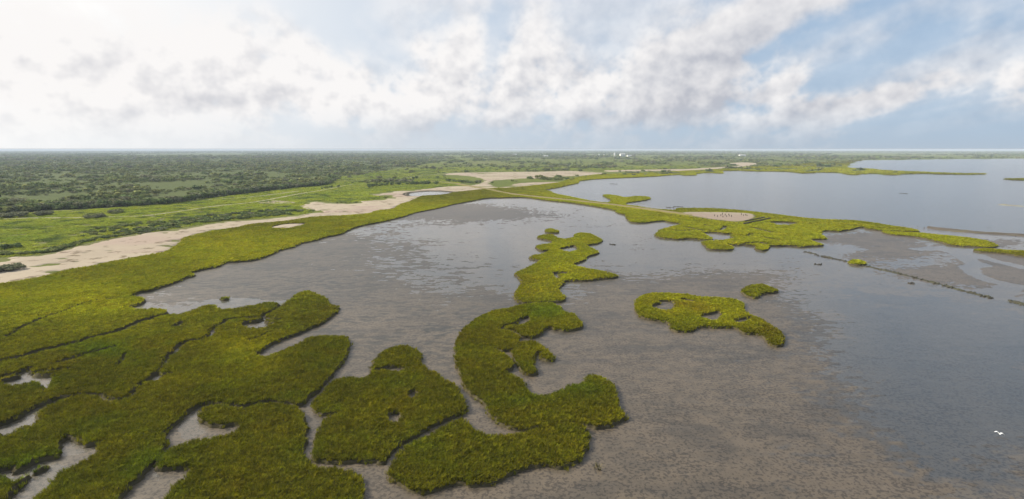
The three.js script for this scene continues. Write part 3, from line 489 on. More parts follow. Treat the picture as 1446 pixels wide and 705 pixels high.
{
  // the causeway spit
  const outer = smooth(polyOf(causewayOutline), 1.4);
  const cuts = [[[950, 326], [962, 326.5], [975, 326]], [[967, 321.5], [985, 325], [1000, 327], [1018, 325], [1024, 320]], [[995, 318], [1003, 320]], [[1062, 322], [1075, 325.5], [1090, 329]], [[1080, 336.5], [1100, 340]], [[1087, 315], [1105, 314], [1122, 316]], [[1050, 345], [1070, 343], [1085, 345.5]], [[1040, 333], [1052, 334], [1060, 331]]].map((p, i) => ({ line: smooth(polyOf(p), 1, false), width: i === 5 ? 4.5 : 2.4 }));
  const f = field({ outer: [outer], holes: [smooth(polyOf([[1093, 314.5], [1108, 313.5], [1124, 315], [1120, 318], [1100, 318.5]]), 1)], cuts, cell: 0.8, rough: 0.5, wave: 4, margin: 2 });
  setting(mesh('marsh', sheet(f, -0.9, bankHeight(0.5, 0.7), bankColour), M.bank));
  const onRoad = smooth(polyOf([[690, 266], [720, 273], [760, 277.5], [800, 281.5], [860, 288], [900, 293], [950, 300], [985, 305]], 0.9), 2, false);
  const pad = polyOf([[968, 300.5], [1055, 301.5], [1062, 306.5], [1040, 312], [1000, 307.5]], 0.9);
  const padF = field({ outer: [pad], cell: 1, rough: 0.1, margin: 3 });
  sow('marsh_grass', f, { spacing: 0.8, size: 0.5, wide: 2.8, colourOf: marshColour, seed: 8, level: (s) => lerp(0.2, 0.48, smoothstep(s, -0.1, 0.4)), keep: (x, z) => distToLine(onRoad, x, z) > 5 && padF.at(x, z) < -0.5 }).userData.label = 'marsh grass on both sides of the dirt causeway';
}
{
  // the far shore of the bay
  const outer = smooth(polyOf([...coveShore.slice(0, 16), [1043, 238], [1000, 240], [960, 242], [900, 245], [850, 246.5], [810, 252], [790, 258], [740, 264], [705, 267.5]]), 3);
  const f = field({ outer: [outer], cell: 1.6, rough: 1, wave: 9, margin: 3 });
  setting(mesh('marsh', sheet(f, -1.6, bankHeight(0.5, 1.4), bankColour), M.bank));
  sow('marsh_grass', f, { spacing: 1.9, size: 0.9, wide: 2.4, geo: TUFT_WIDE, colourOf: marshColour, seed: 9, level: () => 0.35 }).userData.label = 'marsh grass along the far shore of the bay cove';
  const outer2 = smooth(polyOf([...coveShore.slice(14, 38), [1120, 232], [1060, 236], [1030, 238.5]]), 7);
  const pools = [[[1085, 239], [1110, 237.5], [1130, 238.5], [1110, 240]], [[1130, 241.5], [1150, 239.5], [1162, 241.5], [1145, 242.6]], [[1150, 236], [1172, 234.8], [1180, 236.5], [1165, 237.5]], [[1052, 239.5], [1070, 238], [1082, 239.3], [1066, 240.5]], [[1196, 241], [1215, 239.6], [1228, 241], [1212, 242.4]]].map((p) => smooth(polyOf(p), 5));
  const f2 = field({ outer: [outer2], holes: pools, cell: 4, rough: 4, wave: 26, margin: 6 });
  setting(mesh('marsh', sheet(f2, -4, bankHeight(0.5, 4), bankColour), M.bank));
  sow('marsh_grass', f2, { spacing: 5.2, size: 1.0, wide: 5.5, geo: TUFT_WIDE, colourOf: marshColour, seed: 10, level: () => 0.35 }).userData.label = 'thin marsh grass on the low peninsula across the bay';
}
console.log('far marsh', grassCount);

// ---------------------------------------------------------------- salt flats, track, causeway and pad
const sandColour = (s, x, z) => { const a = 0.5 + 0.8 * fbm(x / 26, z / 26, 4, 101), p = smoothstep(fbm(x / 55, z / 40, 3, 102), 0.05, 0.3); return [lerp(lerp(0.30, 0.40, a), 0.33, p), lerp(lerp(0.25, 0.335, a), 0.26, p), lerp(lerp(0.185, 0.250, a), 0.205, p)]; };
const sandLoops = [
  { cell: 0.9, pts: [[-140, 392], [0, 366.5], [17, 363], [50, 361.5], [75, 358], [93, 353], [117, 346.7], [137, 342.5], [158, 338], [183, 334], [208, 329], [242, 326], [275, 321], [317, 314], [350, 311.7], [383, 309], [408, 306], [440, 301.7], [450, 300], [437, 296.7], [420, 294], [432, 288], [448, 285], [470, 287.5], [495, 288], [510, 286.7], [498, 283], [513, 284], [537, 282.5], [550, 280], [550, 276.7], [523, 276], [547, 272.5], [562, 270], [578, 269.7], [603, 266.7], [632, 263.7], [661, 263], [690, 266], [703, 268], [661, 271.5], [630, 273.7], [600, 276.8], [592, 280], [578, 286], [563, 291.7], [553, 297.5], [533, 299.5], [520, 303], [487, 306.5], [445, 308.3], [408, 313], [383, 316.5], [358, 318.3], [333, 323], [300, 328.3], [273, 334.3], [257, 339.5], [255, 343.5], [242, 352.3], [233, 357.5], [217, 361.3], [200, 364.3], [160, 371.4], [130, 378.4], [110, 381.5], [95, 383.6], [78, 388.5], [60, 393.7], [20, 400.6], [0, 403.6], [-140, 428]] },
  { cell: 1.2, pts: [[632, 264], [660, 262.5], [680, 258], [676, 252], [650, 248], [625, 246.5], [645, 244.3], [690, 243.4], [720, 243], [760, 242.6], [800, 241.6], [850, 244], [858, 245.6], [820, 248.6], [795, 249.5], [770, 252], [745, 252.6], [705, 254.5], [692, 259], [700, 266]] },
  { cell: 1.0, pts: [[700, 267], [718, 262], [737, 258.6], [765, 257.5], [790, 257.3], [793, 259.3], [770, 262.3], [737, 264.5], [712, 267.6]] },
  { cell: 0.9, pts: [[383, 322], [400, 317], [430, 315.5], [428, 318], [405, 323]] },
  { cell: 1.0, pts: [[365, 287], [385, 283.5], [415, 285], [418, 287.5], [385, 288]] },
  { cell: 2.5, pts: [[955, 240.5], [985, 238], [1020, 236], [1045, 233.5], [1030, 231], [1050, 229.5], [1070, 231], [1055, 234.5], [1020, 237.8], [985, 240.3], [960, 241.8]] },
  { cell: 1.6, pts: [[855, 241], [900, 240], [950, 239.3], [985, 239.2], [990, 240.3], [940, 241.2], [890, 242], [862, 242.6]] },
];
const sandFields = [];
sandLoops.forEach(({ cell, pts }, k) => {
  const f = field({ outer: [smooth(polyOf(pts, 0.45), cell * 1.5)], cell, rough: 1.6, wave: 11, margin: 3 });
  sandFields.push(f);
  // brush islands break the surface: the flat dips under the turf there
  setting(mesh('salt_flat', sheet(f, 0, (s, x, z) => (k === 3 ? 0.6 : 0.66) + 0.05 * n2(x / 12, z / 12, 103) - 0.34 * (1 - smoothstep(s, 0, 1.6)) - (k === 0 ? 1.2 * smoothstep(pondField.at(x, z), -4, 0) : 0) - (k < 3 ? 0.6 * smoothstep(fbm(x / (k ? 34 : 13), z / (k ? 11 : 8), 3, 104) + 0.30 * (1 - smoothstep(s, 0, 7)), k ? 0.12 : 0.27, k ? 0.20 : 0.36) : 0), sandColour), M.sand));
});
setting(mesh('pond', sheet(pondField, -2.4, (s) => 0.16, null), M.water));
setting(mesh('pond_bed', sheet(pondField, -6, (s, x, z) => 0.70 - 0.72 * smoothstep(s, -5, 0.8), () => [0.075, 0.065, 0.045]), M.bank));

function strip(pts, widths, ys, colour, crown = 0.05, seg = 6) {     // a road-like ribbon along world points
  const pos = [], uv = [], col = [], ind = [];
  pts.forEach(([x, z], i) => {
    const [ax, az] = pts[Math.max(0, i - 1)], [bx, bz] = pts[Math.min(pts.length - 1, i + 1)], l = Math.hypot(bx - ax, bz - az), nx = -(bz - az) / l, nz = (bx - ax) / l, w = typeof widths === 'function' ? widths(i / (pts.length - 1), x, z) : widths;
    for (let k = 0; k <= seg; k++) { const t = k / seg * 2 - 1, X = x + nx * w / 2 * t, Z = z + nz * w / 2 * t; pos.push(X, ys(t, X, Z), Z); uv.push(X, Z); col.push(...colour(t, X, Z)); }
    if (i) for (let k = 0; k < seg; k++) { const a = (i - 1) * (seg + 1) + k, b = a + seg + 1; ind.push(a, a + 1, b, b, a + 1, b + 1); }
  });
  return geom(pos, ind, uv, col);
}
const roadLine = smooth(polyOf([[600, 255], [640, 258.5], [670, 263.5], [690, 267], [720, 273], [760, 277.5], [800, 281.5], [860, 288], [900, 293], [950, 299.5], [985, 304.5], [1010, 308]], 0.95), 2.5, false);
const dirt = (t, x, z) => { const n = n2(x / 3, z / 3, 111), side = smoothstep(Math.abs(t) + 0.25 * n, 0.55, 0.75), rut = smoothstep(Math.abs(Math.abs(t) - 0.28) + 0.05 * n, 0.14, 0.05); return [lerp(lerp(0.22, 0.33, rut), 0.20, side), lerp(lerp(0.185, 0.265, rut), 0.185, side), lerp(lerp(0.075, 0.14, rut), 0.03, side)]; };
setting(mesh('dirt_road', strip(roadLine, (u) => lerp(9, 11, u), (t, x, z) => 0.98 - 0.75 * smoothstep(Math.abs(t), 0.5, 1) + 0.06 * n2(x / 4, z / 4, 112), dirt, 0, 10), M.bank));
const pathPoints = [[[-160, 322], [0, 309], [120, 307], [200, 304.5], [240, 300], [300, 291.5], [360, 285], [420, 274], [461, 267.5], [490, 261.5], [530, 257.3], [560, 253.3], [600, 247.5], [618, 245.6], [661, 242.5], [720, 240.5]], [[200, 289], [270, 283.5], [330, 279.5], [360, 277.5], [420, 270]]];
const pathLines = pathPoints.map((pts) => smooth(polyOf(pts, 0.6), 6, false));
for (const pts of pathPoints) {
  setting(mesh('path', strip(smooth(polyOf(pts, 0.6), 4, false), (u, x, z) => 4.6 + 1.6 * n2(x / 14, z / 14, 121), (t, x, z) => landHeight(x, z) + 0.14 - 0.1 * t * t, (t, x, z) => { const g = smoothstep(Math.abs(t) + 0.5 * n2(x / 4, z / 4, 122), 0.4, 0.9); return [lerp(0.36, 0.14, g), lerp(0.33, 0.17, g), lerp(0.20, 0.04, g)]; }), M.land));
}
const padPts = polyOf([[966, 300.2], [1000, 299.6], [1056, 301.3], [1064, 306.5], [1040, 312.5], [1000, 308.5]], 0.95);
{
  const f = field({ outer: [smooth(padPts, 1.5)], cell: 0.7, rough: 0.3, wave: 5, margin: 5 });
  setting(mesh('sand_pad', sheet(f, -3.5, (s, x, z) => lerp(0.2, 1.0, smoothstep(s, -3.2, -0.3)) + 0.05 * n2(x / 3, z / 3, 131), (s, x, z) => { const t = smoothstep(s + 0.8 * n2(x / 3, z / 3, 132), -0.6, 0.6), c = sandColour(0, x, z); return [lerp(0.15, c[0], t), lerp(0.15, c[1], t), lerp(0.04, c[2], t)]; }), M.bank));
}

// ---------------------------------------------------------------- meadow grass beside the salt flats
{
  const meadow = [[-140, 390], [0, 364], [50, 359.5], [93, 351], [137, 340.5], [183, 332], [242, 324], [317, 312.5], [383, 307], [440, 300], [432, 291], [440, 284], [495, 286], [545, 278], [520, 274.5], [578, 268], [640, 262], [640, 252], [560, 254], [470, 258], [410, 266], [350, 273], [270, 283], [160, 293], [0, 303], [-160, 312]];
  const f = field({ outer: [smooth(polyOf(meadow, 0.5), 3)], cell: 2, rough: 1, wave: 10, margin: 3 });
  const meadowColour = (x, z) => { const a = clamp(0.45 + 0.9 * fbm(x / 24, z / 24, 3, 141), 0, 1), c = smoothstep(fbm(x / 11, z / 11, 3, 142), 0.05, 0.35); return [lerp(lerp(0.24, 0.40, a), 0.12, c), lerp(lerp(0.31, 0.42, a), 0.17, c), lerp(lerp(0.03, 0.05, a), 0.035, c)]; };
  sow('meadow_grass', f, { spacing: 1.0, size: 0.34, wide: 5.2, colourOf: meadowColour, seed: 11, from: 0.3, level: (s, x, z) => landHeight(x, z) - 0.02, keep: (x, z) => n2(x / 7, z / 7, 143) > -0.32 && Math.min(...pathLines.map((l) => distToLine(l, x, z))) > 2.4 }).userData.label = 'bright green meadow grass between salt flat and thicket';
}
{
  const f = field({ outer: [smooth(polyOf([[455, 262], [480, 250], [560, 240], [640, 236], [800, 236], [960, 234], [985, 237], [860, 240.5], [790, 241], [690, 243], [640, 244], [615, 247], [640, 252], [640, 262], [560, 268], [470, 272]], 0.5), 8)], cell: 6, rough: 5, wave: 40, margin: 6 });
  sow('meadow_grass', f, { spacing: 3.0, size: 0.5, wide: 5, geo: TUFT_WIDE, colourOf: (x, z) => { const a = clamp(0.45 + 0.9 * fbm(x / 50, z / 70, 3, 144), 0, 1), c = smoothstep(fbm(x / 24, z / 24, 3, 145), 0.02, 0.3); return [lerp(lerp(0.20, 0.36, a), 0.12, c), lerp(lerp(0.27, 0.37, a), 0.16, c), lerp(lerp(0.04, 0.07, a), 0.05, c)]; }, seed: 12, from: 0.5, level: (s, x, z) => landHeight(x, z) - 0.02, keep: (x, z) => n2(x / 18, z / 18, 146) > -0.2 && Math.min(...pathLines.map((l) => distToLine(l, x, z))) > 3 }).userData.label = 'pale green rough meadow behind the far sand flat';
}
console.log('meadow', grassCount);

// ---------------------------------------------------------------- shrubs
function shrubParts(seed, quads, leafSize, height, radius, tint) {
  reseed(seed);
  const stems = [];
  const limb = (a, b, r0, r1) => { const d = new THREE.Vector3().subVectors(b, a), g = new THREE.CylinderGeometry(r1, r0, d.length(), 5, 1, true); g.applyQuaternion(new THREE.Quaternion().setFromUnitVectors(new THREE.Vector3(0, 1, 0), d.clone().normalize())); g.translate((a.x + b.x) / 2, (a.y + b.y) / 2, (a.z + b.z) / 2); stems.push(g.toNonIndexed()); };
  const lobes = [];
  const nl = 6 + Math.floor(rnd() * 4);
  for (let i = 0; i < nl; i++) {
    const t = i / nl * 6.283 + rnd(), rr = radius * (0.2 + 0.55 * rnd()), y = height * (0.42 + 0.32 * rnd()), c = new THREE.Vector3(Math.cos(t) * rr, y, Math.sin(t) * rr);
    lobes.push([c, radius * (0.34 + 0.24 * rnd()), height * (0.22 + 0.13 * rnd())]);
    const fork = new THREE.Vector3(c.x * 0.3, height * 0.22, c.z * 0.3);
    limb(new THREE.Vector3(c.x * 0.05, -0.1, c.z * 0.05), fork, 0.07, 0.05); limb(fork, c, 0.05, 0.02);
  }
  const pos = [], ind = [], col = [];
  for (let q = 0; q < quads; q++) {
    const [c, rx, ry] = lobes[Math.floor(rnd() * lobes.length)], u = new THREE.Vector3(rnd() - 0.5, rnd() - 0.42, rnd() - 0.5).normalize(), k = 0.72 + 0.34 * rnd();
    const p = new THREE.Vector3(c.x + u.x * rx * k, Math.max(0.12, c.y + u.y * ry * k), c.z + u.z * rx * k);
    const nrm = u.clone().add(new THREE.Vector3(rnd() - 0.5, rnd() - 0.3, rnd() - 0.5).multiplyScalar(1.5)).normalize(), a = new THREE.Vector3(rnd() - 0.5, rnd() - 0.5, rnd() - 0.5).cross(nrm).normalize(), b = nrm.clone().cross(a), s = leafSize * (0.6 + 0.8 * rnd()), w = s * (0.6 + 0.5 * rnd()), i0 = pos.length / 3;
    const corner = (x, y) => pos.push(p.x + a.x * x + b.x * y, p.y + a.y * x + b.y * y, p.z + a.z * x + b.z * y);
    corner(-w * 0.8, -s * 0.3); corner(w * 0.1, -s); corner(w, s * 0.1); corner(-w * 0.1, s); ind.push(i0, i0 + 1, i0 + 2, i0, i0 + 2, i0 + 3);
    const j = 0.7 + 0.6 * rnd(), y = rnd() * 0.1; for (let m = 0; m < 4; m++) col.push(tint[0] * j * (1 + y), tint[1] * j, tint[2] * j);
  }
  return { trunk: mergeGeometries(stems), crown: geom(pos, ind, null, col) };
}
const TINTS = [[0.165, 0.215, 0.070], [0.130, 0.180, 0.065], [0.205, 0.235, 0.080], [0.190, 0.205, 0.115]];
const protos = TINTS.map((t, i) => shrubParts(300 + i * 13, 260, 0.42, 3.2, 2.6, t));
const massGeo = TINTS.map((t, i) => shrubParts(400 + i * 13, 130, 0.6, 3.2, 2.8, t).crown);
const shrubs = [];
const place = (x, z, s, hy, kind, where) => shrubs.push({ x, z, s, hy, kind, where, d: Math.hypot(x, z) });
reseed(2024);
const inView = (x, z) => Math.abs(x) < -z * 0.97 + 10;
const pixelOf = (x, z) => { const dy = -EYE, Y = dy * cosP - z * -sinP * -1, D = -z * cosP + EYE * sinP; return [PW / 2 + FOCAL * x / D, 0]; };
// along a photographed line of brush
function row(pts, n, spread, s0, s1, hy, where, kinds = [0, 1, 2]) {
  const L = smooth(polyOf(pts, 0.4), 1, false);
  for (let i = 0; i < n; i++) { const [x, z] = L[Math.floor(rnd() * L.length)], a = rnd() * 6.283, r = spread * Math.sqrt(rnd()); place(x + Math.cos(a) * r, z + Math.sin(a) * r, lerp(s0, s1, rnd()), hy, kinds[Math.floor(rnd() * kinds.length)], where); }
}
row([[440, 271], [455, 267], [475, 265]], 5, 4, 0.5, 0.9, 1, 'hedge');
row([[516, 266], [540, 262.5], [570, 261], [600, 260], [614, 260]], 34, 6, 0.8, 1.3, 1, 'hedge', [0, 1]);
row([[580, 254], [590, 253]], 2, 3, 0.9, 1.2, 1.3, 'hedge', [1]);
row([[628, 256], [650, 257.5], [670, 259]], 20, 6, 0.7, 1.15, 1, 'sandhedge', [0, 1]);
row([[-10, 385], [8, 383], [24, 381]], 16, 3, 0.5, 0.75, 0.75, 'mound', [1, 3]);
row([[6, 351], [16, 350], [26, 350]], 5, 2, 0.6, 0.8, 0.8, 'lone', [0, 1]);
row([[0, 308], [20, 306], [45, 305.5], [65, 304]], 24, 5, 0.7, 1.1, 0.8, 'greybrush', [3]);
row([[112, 310], [135, 308], [160, 302], [172, 299]], 14, 5, 0.6, 1.0, 0.75, 'greybrush', [3, 2]);
row([[0, 360], [60, 357], [90, 350], [130, 339], [170, 333], [215, 325], [250, 321.5]], 210, 2.0, 0.25, 0.5, 0.75, 'verge', [0, 1, 2]);
row([[180, 331], [230, 319], [280, 310], [330, 304], [380, 300], [410, 299]], 150, 9, 0.35, 0.75, 0.7, 'bankbrush', [0, 1, 3]);
row([[250, 318], [300, 312], [350, 307], [395, 303]], 140, 7, 0.35, 0.7, 0.7, 'bankbrush', [0, 1, 2]);
row([[125, 332], [150, 325], [190, 318], [230, 314]], 50, 9, 0.35, 0.65, 0.7, 'bankbrush', [0, 2]);
row([[420, 300], [440, 298]], 10, 4, 0.25, 0.45, 0.7, 'bankbrush', [0]);
row([[535, 278], [547, 279], [540, 280]], 8, 4, 0.3, 0.5, 0.6, 'verge', [2]);
row([[480, 287], [500, 286]], 8, 4, 0.3, 0.5, 0.6, 'verge', [2]);
// the thicket: dense front edge, then thinning scrub
for (let i = 0; i < 420; i++) { const L = thicketLine, t = Math.pow(rnd(), 1) * (L.length - 2) + 0.9, k = Math.min(L.length - 2, Math.floor(t)), u = t - k, x = lerp(L[k][0], L[k + 1][0], u), z = lerp(L[k][1], L[k + 1][1], u) - rnd() * 16; if (inView(x, z)) place(x, z, 0.85 + 0.75 * rnd(), 1.0, [0, 1, 1, 3][Math.floor(rnd() * 4)], 'thicket'); }
for (let i = 0; i < 90000 && shrubs.length < 34000; i++) {
  const d = 330 + 3100 * Math.pow(rnd(), 1.6), az = lerp(-0.80, 0.80, rnd()), x = d * Math.sin(az), z = -d * Math.cos(az);
  const th = inThicket(x, z), land = landSdf(x, z); if (land < 14) continue;
  const n = fbm(x / 75, z / 95, 3, 151), far = smoothstep(d, 700, 1800);
  if (th > 0) { if (rnd() > 0.46 + 1.8 * n + 0.12 * far) continue; }
  else { const c = fbm(x / 120, z / 190, 3, 152); if (z > -660 || sandFields.some((f) => f.at(x, z) > -3) || rnd() > (z < -760 ? 0.04 : 0) + smoothstep(c + 0.06 * far, 0.13, 0.27)) continue; }
  place(x, z, (0.5 + 1.0 * rnd() * rnd() + (rnd() > 0.93 ? 1.1 : 0)) * (1 + 0.45 * far), 0.72, [0, 1, 2, 3, 2][Math.floor(rnd() * 5)], 'scrub');
}
for (let i = 0; i < 24000; i++) {    // woods far out
  const d = 2600 + 10500 * rnd(), az = lerp(-0.82, 0.82, rnd()), x = d * Math.sin(az), z = -d * Math.cos(az);
  if (landSdf(x, z) < 0 || fbm(x / 700, z / 1500, 3, 161) < 0.0 - 0.2 * smoothstep(d, 6000, 9000)) continue;
  if (Math.abs(az - 0.19) < 0.02 && d < 3500) continue;
  place(x, z, 2.2 + 2.2 * rnd(), 0.75, [0, 1, 3][Math.floor(rnd() * 3)], 'wood');
}
const order = { mound: 0, hedge: 0, sandhedge: 0, lone: 0, greybrush: 0, verge: 2, bankbrush: 1, thicket: 1, scrub: 3, wood: 4 };
const seen = shrubs.filter((s) => inView(s.x, s.z) && s.where !== 'wood').sort((a, b) => order[a.where] - order[b.where] || b.s / b.d - a.s / a.d);
const WHERE = {
  mound: ['dark shrub on the low mound at the edge of the pale salt flat', 'shrubs on the salt flat mound'],
  hedge: ['dark green shrub in the long hedge between meadow track and pond', 'shrubs of the hedge above the pond'],
  sandhedge: ['dark green shrub in the short hedge ending at the far sand flat', 'shrubs of the hedge by the far sand'],
  lone: ['round dark shrub standing alone in the bright meadow by the salt flat', 'shrubs of the lone meadow clump'],
  greybrush: ['grey-green brush clump on the bright meadow in front of the thicket', 'grey brush clumps on the meadow'],
  thicket: ['dark shrub in the front edge of the thicket facing the meadow', 'shrubs of the thicket edge'],
  bankbrush: ['low dark bush on the brushy bank above the salt flat', 'low bushes on the bank'],
  verge: ['knee-high bush at the turf edge of the salt flat', 'low bushes at the salt flat edge'],
};
const built = new Set(), firsts = {};
for (const s of seen) {
  if (built.size >= 300) break;
  if (!WHERE[s.where]) continue;
  built.add(s);
  let g;
  if (!firsts[s.kind]) { g = group('shrub'); mesh('trunk', protos[s.kind].trunk, M.bark, g); mesh('crown', protos[s.kind].crown, M.leaf, g); firsts[s.kind] = g; }
  else { g = firsts[s.kind].clone(); g.name = numbered('shrub'); scene.add(g); }
  g.position.set(s.x, landHeight(s.x, s.z) + (s.where === 'mound' ? 0.2 : 0), s.z); g.rotation.set(0, (s.x * 7.3 + s.z * 3.1) % 6.283, 0); g.scale.set(s.s, s.s * s.hy, s.s);
  g.userData = {}; tag(g, WHERE[s.where][0], 'shrub', WHERE[s.where][1]);
}
{
  const rest = shrubs.filter((s) => !built.has(s)), m4 = new THREE.Matrix4(), q = new THREE.Quaternion(), up = new THREE.Vector3(0, 1, 0);
  for (const [name, test, label] of [['scrub', (s) => s.where !== 'wood', 'grey-green scrub spreading across the plain'], ['distant_wood', (s) => s.where === 'wood', 'dark far-off woodland near the horizon']]) for (let kind = 0; kind < 4; kind++) {
    const list = rest.filter((s) => test(s) && s.kind === kind);
    const im = new THREE.InstancedMesh(massGeo[kind], M.leaf, list.length);
    list.forEach((s, i) => { q.setFromAxisAngle(up, (s.x * 5.7 + s.z * 1.9) % 6.283); m4.compose(new THREE.Vector3(s.x, landHeight(s.x, s.z), s.z), q, new THREE.Vector3(s.s, s.s * s.hy, s.s)); im.setMatrixAt(i, m4); im.setColorAt(i, lin(...[0.97 + 0.1 * ((i * 0.317) % 1), 1, 1].map((c) => c * (0.75 + 0.5 * ((i * 0.618) % 1))))); });
    im.name = numbered(name); im.castShadow = im.receiveShadow = true; setting(im, 'stuff').userData.label = label; scene.add(im);
  }
  console.log('shrubs', shrubs.length, 'individual', built.size);
}

// ---------------------------------------------------------------- oyster ridges, bars and small clumps on the flats
function lump(name, label, category, pts, width, height, colour, seed, groupName) {   // an uneven ridge along pixels
  const L = smooth(polyOf(pts, 0.1), Math.max(0.5, width * 0.2), false), isle = group(name);
  const ridge = strip(L, (u, x, z) => width * (0.75 + 0.7 * n2(x / (width * 1.6), z / (width * 1.6), seed)) * (0.25 + 0.75 * Math.sqrt(clamp(Math.min(u, 1 - u) * 12, 0, 1))),
    (t, x, z) => -0.15 + (height + 0.15) * Math.pow(1 - t * t, 0.7) * clamp(0.65 + 0.7 * n2(x / 1.7, z / 1.7, seed + 1) + 0.5 * n2(x / 0.7, z / 0.7, seed + 2), 0.1, 2), (t, x, z) => { const n = 0.75 + 0.6 * n2(x / 0.9, z / 0.9, seed + 3), w = smoothstep(n2(x / 4, z / 4, seed + 4), 0, 0.3); return [lerp(colour[0], colour[0] * 1.25, w) * n, lerp(colour[1], colour[1] * 1.35, w) * n, colour[2] * n]; }, 0, 9);
  isle.position.set(0, 0, 0);
  mesh('ridge', ridge, M.reef, isle);
  reseed(seed * 31);
  const clump = new THREE.IcosahedronGeometry(0.5, 1), cp = clump.attributes.position;
  for (let i = 0; i < cp.count; i++) { const n = 1 + 0.5 * n2(cp.getX(i) * 3 + cp.getY(i) * 5, cp.getZ(i) * 3, seed); cp.setXYZ(i, cp.getX(i) * n, cp.getY(i) * n * 0.55, cp.getZ(i) * n); }
  clump.computeVertexNormals();
  const N = Math.round(L.length * 1.4), im = new THREE.InstancedMesh(clump, M.shell ??= new THREE.MeshStandardMaterial({ color: lin(1, 1, 1), roughness: 0.9 }), N), m4 = new THREE.Matrix4(), q = new THREE.Quaternion();
  for (let i = 0; i < N; i++) { const [x, z] = L[Math.floor(rnd() * L.length)], s = 0.25 + 0.4 * rnd(); q.setFromEuler(new THREE.Euler(rnd(), rnd() * 6, rnd())); m4.compose(new THREE.Vector3(x + (rnd() - 0.5) * width * 0.8, 0.05 + height * 0.5 * rnd(), z + (rnd() - 0.5) * width * 0.8), q, new THREE.Vector3(s, s, s)); im.setMatrixAt(i, m4); const j = 0.7 + 0.7 * rnd(); im.setColorAt(i, lin(colour[0] * j, colour[1] * j, colour[2] * j)); }
  im.name = 'shells'; im.castShadow = im.receiveShadow = true; setting(im, 'stuff'); isle.add(im);
  return tag(isle, label, category, groupName);
}
const reefC = [0.045, 0.040, 0.026];
lump('oyster_ridge', 'short dark oyster ridge segment nearest the causeway marsh point', 'oyster reef', [[1137, 355.5], [1145, 357], [1153, 359]], 2.0, 0.35, reefC, 11);
lump('oyster_ridge', 'dark oyster ridge segment ending at the small grass tuft islet', 'oyster reef', [[1154, 360.5], [1172, 364], [1190, 368], [1204, 371.5]], 2.1, 0.4, reefC, 12);
lump('oyster_ridge', 'long dark olive oyster ridge running from the tuft islet to the creek mouth', 'oyster reef', [[1222, 375.5], [1250, 381.5], [1290, 391.5], [1330, 402], [1370, 413], [1403, 421]], 2.3, 0.34, [0.050, 0.047, 0.026], 13);
lump('oyster_ridge', 'broad oyster ridge segment on the far side of the creek mouth', 'oyster reef', [[1424, 424], [1440, 427.5], [1470, 435]], 3.6, 0.4, [0.055, 0.050, 0.028], 14);
lump('rubble_bar', 'long dark brown rubble bar between bay and mud, above the thin grass strips', 'shoal', [[1311, 321], [1340, 324.5], [1380, 328], [1446, 332.5], [1560, 340]], 16, 0.7, [0.105, 0.082, 0.058], 15);
lump('sand_bar', 'pale low sand bar barely awash in the open bay', 'shoal', [[1412, 288.5], [1430, 290], [1470, 293], [1530, 297]], 14, 0.3, [0.24, 0.21, 0.17], 16);
for (const [x, y, w, k, label] of [[866, 345.3, 1.2, 21, 'small dark shell clump in the water beside the ragged island'], [1156, 373.4, 1.6, 22, 'small dark shell clump off the oyster ridge by the marsh point'], [1288.5, 400.2, 1.0, 23, 'tiny dark shell clump off the middle of the long oyster ridge'], [1277, 273.2, 2.6, 24, 'dark shell bank far out in the open bay'], [946, 293, 2.0, 25, 'dark shell bank beside the causeway in the bay shallows'], [958, 292, 2.0, 26, 'second dark shell bank off the marsh tip beside the causeway'], [867, 259.8, 2.0, 27, 'small dark shell bank near the cove shore']])
  lump('shell_clump', label, 'oyster reef', [[x - 3.2 * (y < 300 ? 1.6 : 1), y - 0.3], [x, y], [x + 3.2 * (y < 300 ? 1.6 : 1), y + 0.2]], w, 0.3, [0.05, 0.045, 0.035], k);
{
  const f = field({ outer: [smooth(polyOf([[1420, 253.3], [1440, 252.3], [1475, 253], [1475, 254.6], [1440, 254.8]]), 3)], cell: 2, rough: 1.5, wave: 12, margin: 4 }), isle = group('marsh_island');
  mesh('mud_bank', sheet(f, -2, bankHeight(0.4, 2), bankColour), M.bank, isle); sow('grass', f, { spacing: 2.6, size: 0.9, wide: 3, geo: TUFT_WIDE, colourOf: marshColour, parent: isle, seed: 41, level: () => 0.3 });
  tag(isle, 'thin far-off grass islet alone in the open bay beyond the sand bar', 'island');
}
// lone sprigs on the foreground mud
for (const [x, y, label] of [[845, 663, 'small dry sprig of grass sprouting from bare mud near the bean-shaped island']]) {
  const [wx, wz] = G(x, y, 0), g = group('grass_sprig', wx, bedLevel(wx, wz), wz);
  const t = tuftGeometry(22, 0.5, 99), m = new THREE.MeshStandardMaterial({ color: lin(0.12, 0.10, 0.03), roughness: 0.9, side: THREE.DoubleSide });
  const b = mesh('blades', t, m, g); b.scale.set(1, 0.6, 1); tag(g, label, 'grass');
}

// ---------------------------------------------------------------- posts on the pad
function post(x, z, y0, h, r, label, gname, tilt = 0) {
  const g = new THREE.CylinderGeometry(r * 0.9, r, h, 8); g.translate(0, h / 2 - 0.1, 0);
  const cap = new THREE.ConeGeometry(r * 0.92, r * 0.7, 8); cap.translate(0, h - 0.1 + r * 0.35, 0);
  const p = mesh('wooden_post', mergeGeometries([g, cap]), M.timber); p.position.set(x, y0, z); p.rotation.z = tilt; return tag(p, label, 'post', gname);
}
reseed(555);
for (const [x, y] of [[1009, 305.5], [1013, 306.5], [1018, 305], [1021, 306.8], [1024, 304.6], [1026, 306.2], [1030, 305.4], [1033, 306.4], [1020, 303.5], [1029, 303.6]]) { const [a, b] = G(x, y, 1); post(a, b, 0.98, 0.8 + 0.7 * rnd(), 0.2, 'weathered wooden post in the loose cluster on the sand pad', 'post cluster on the sand pad', (rnd() - 0.5) * 0.2); }
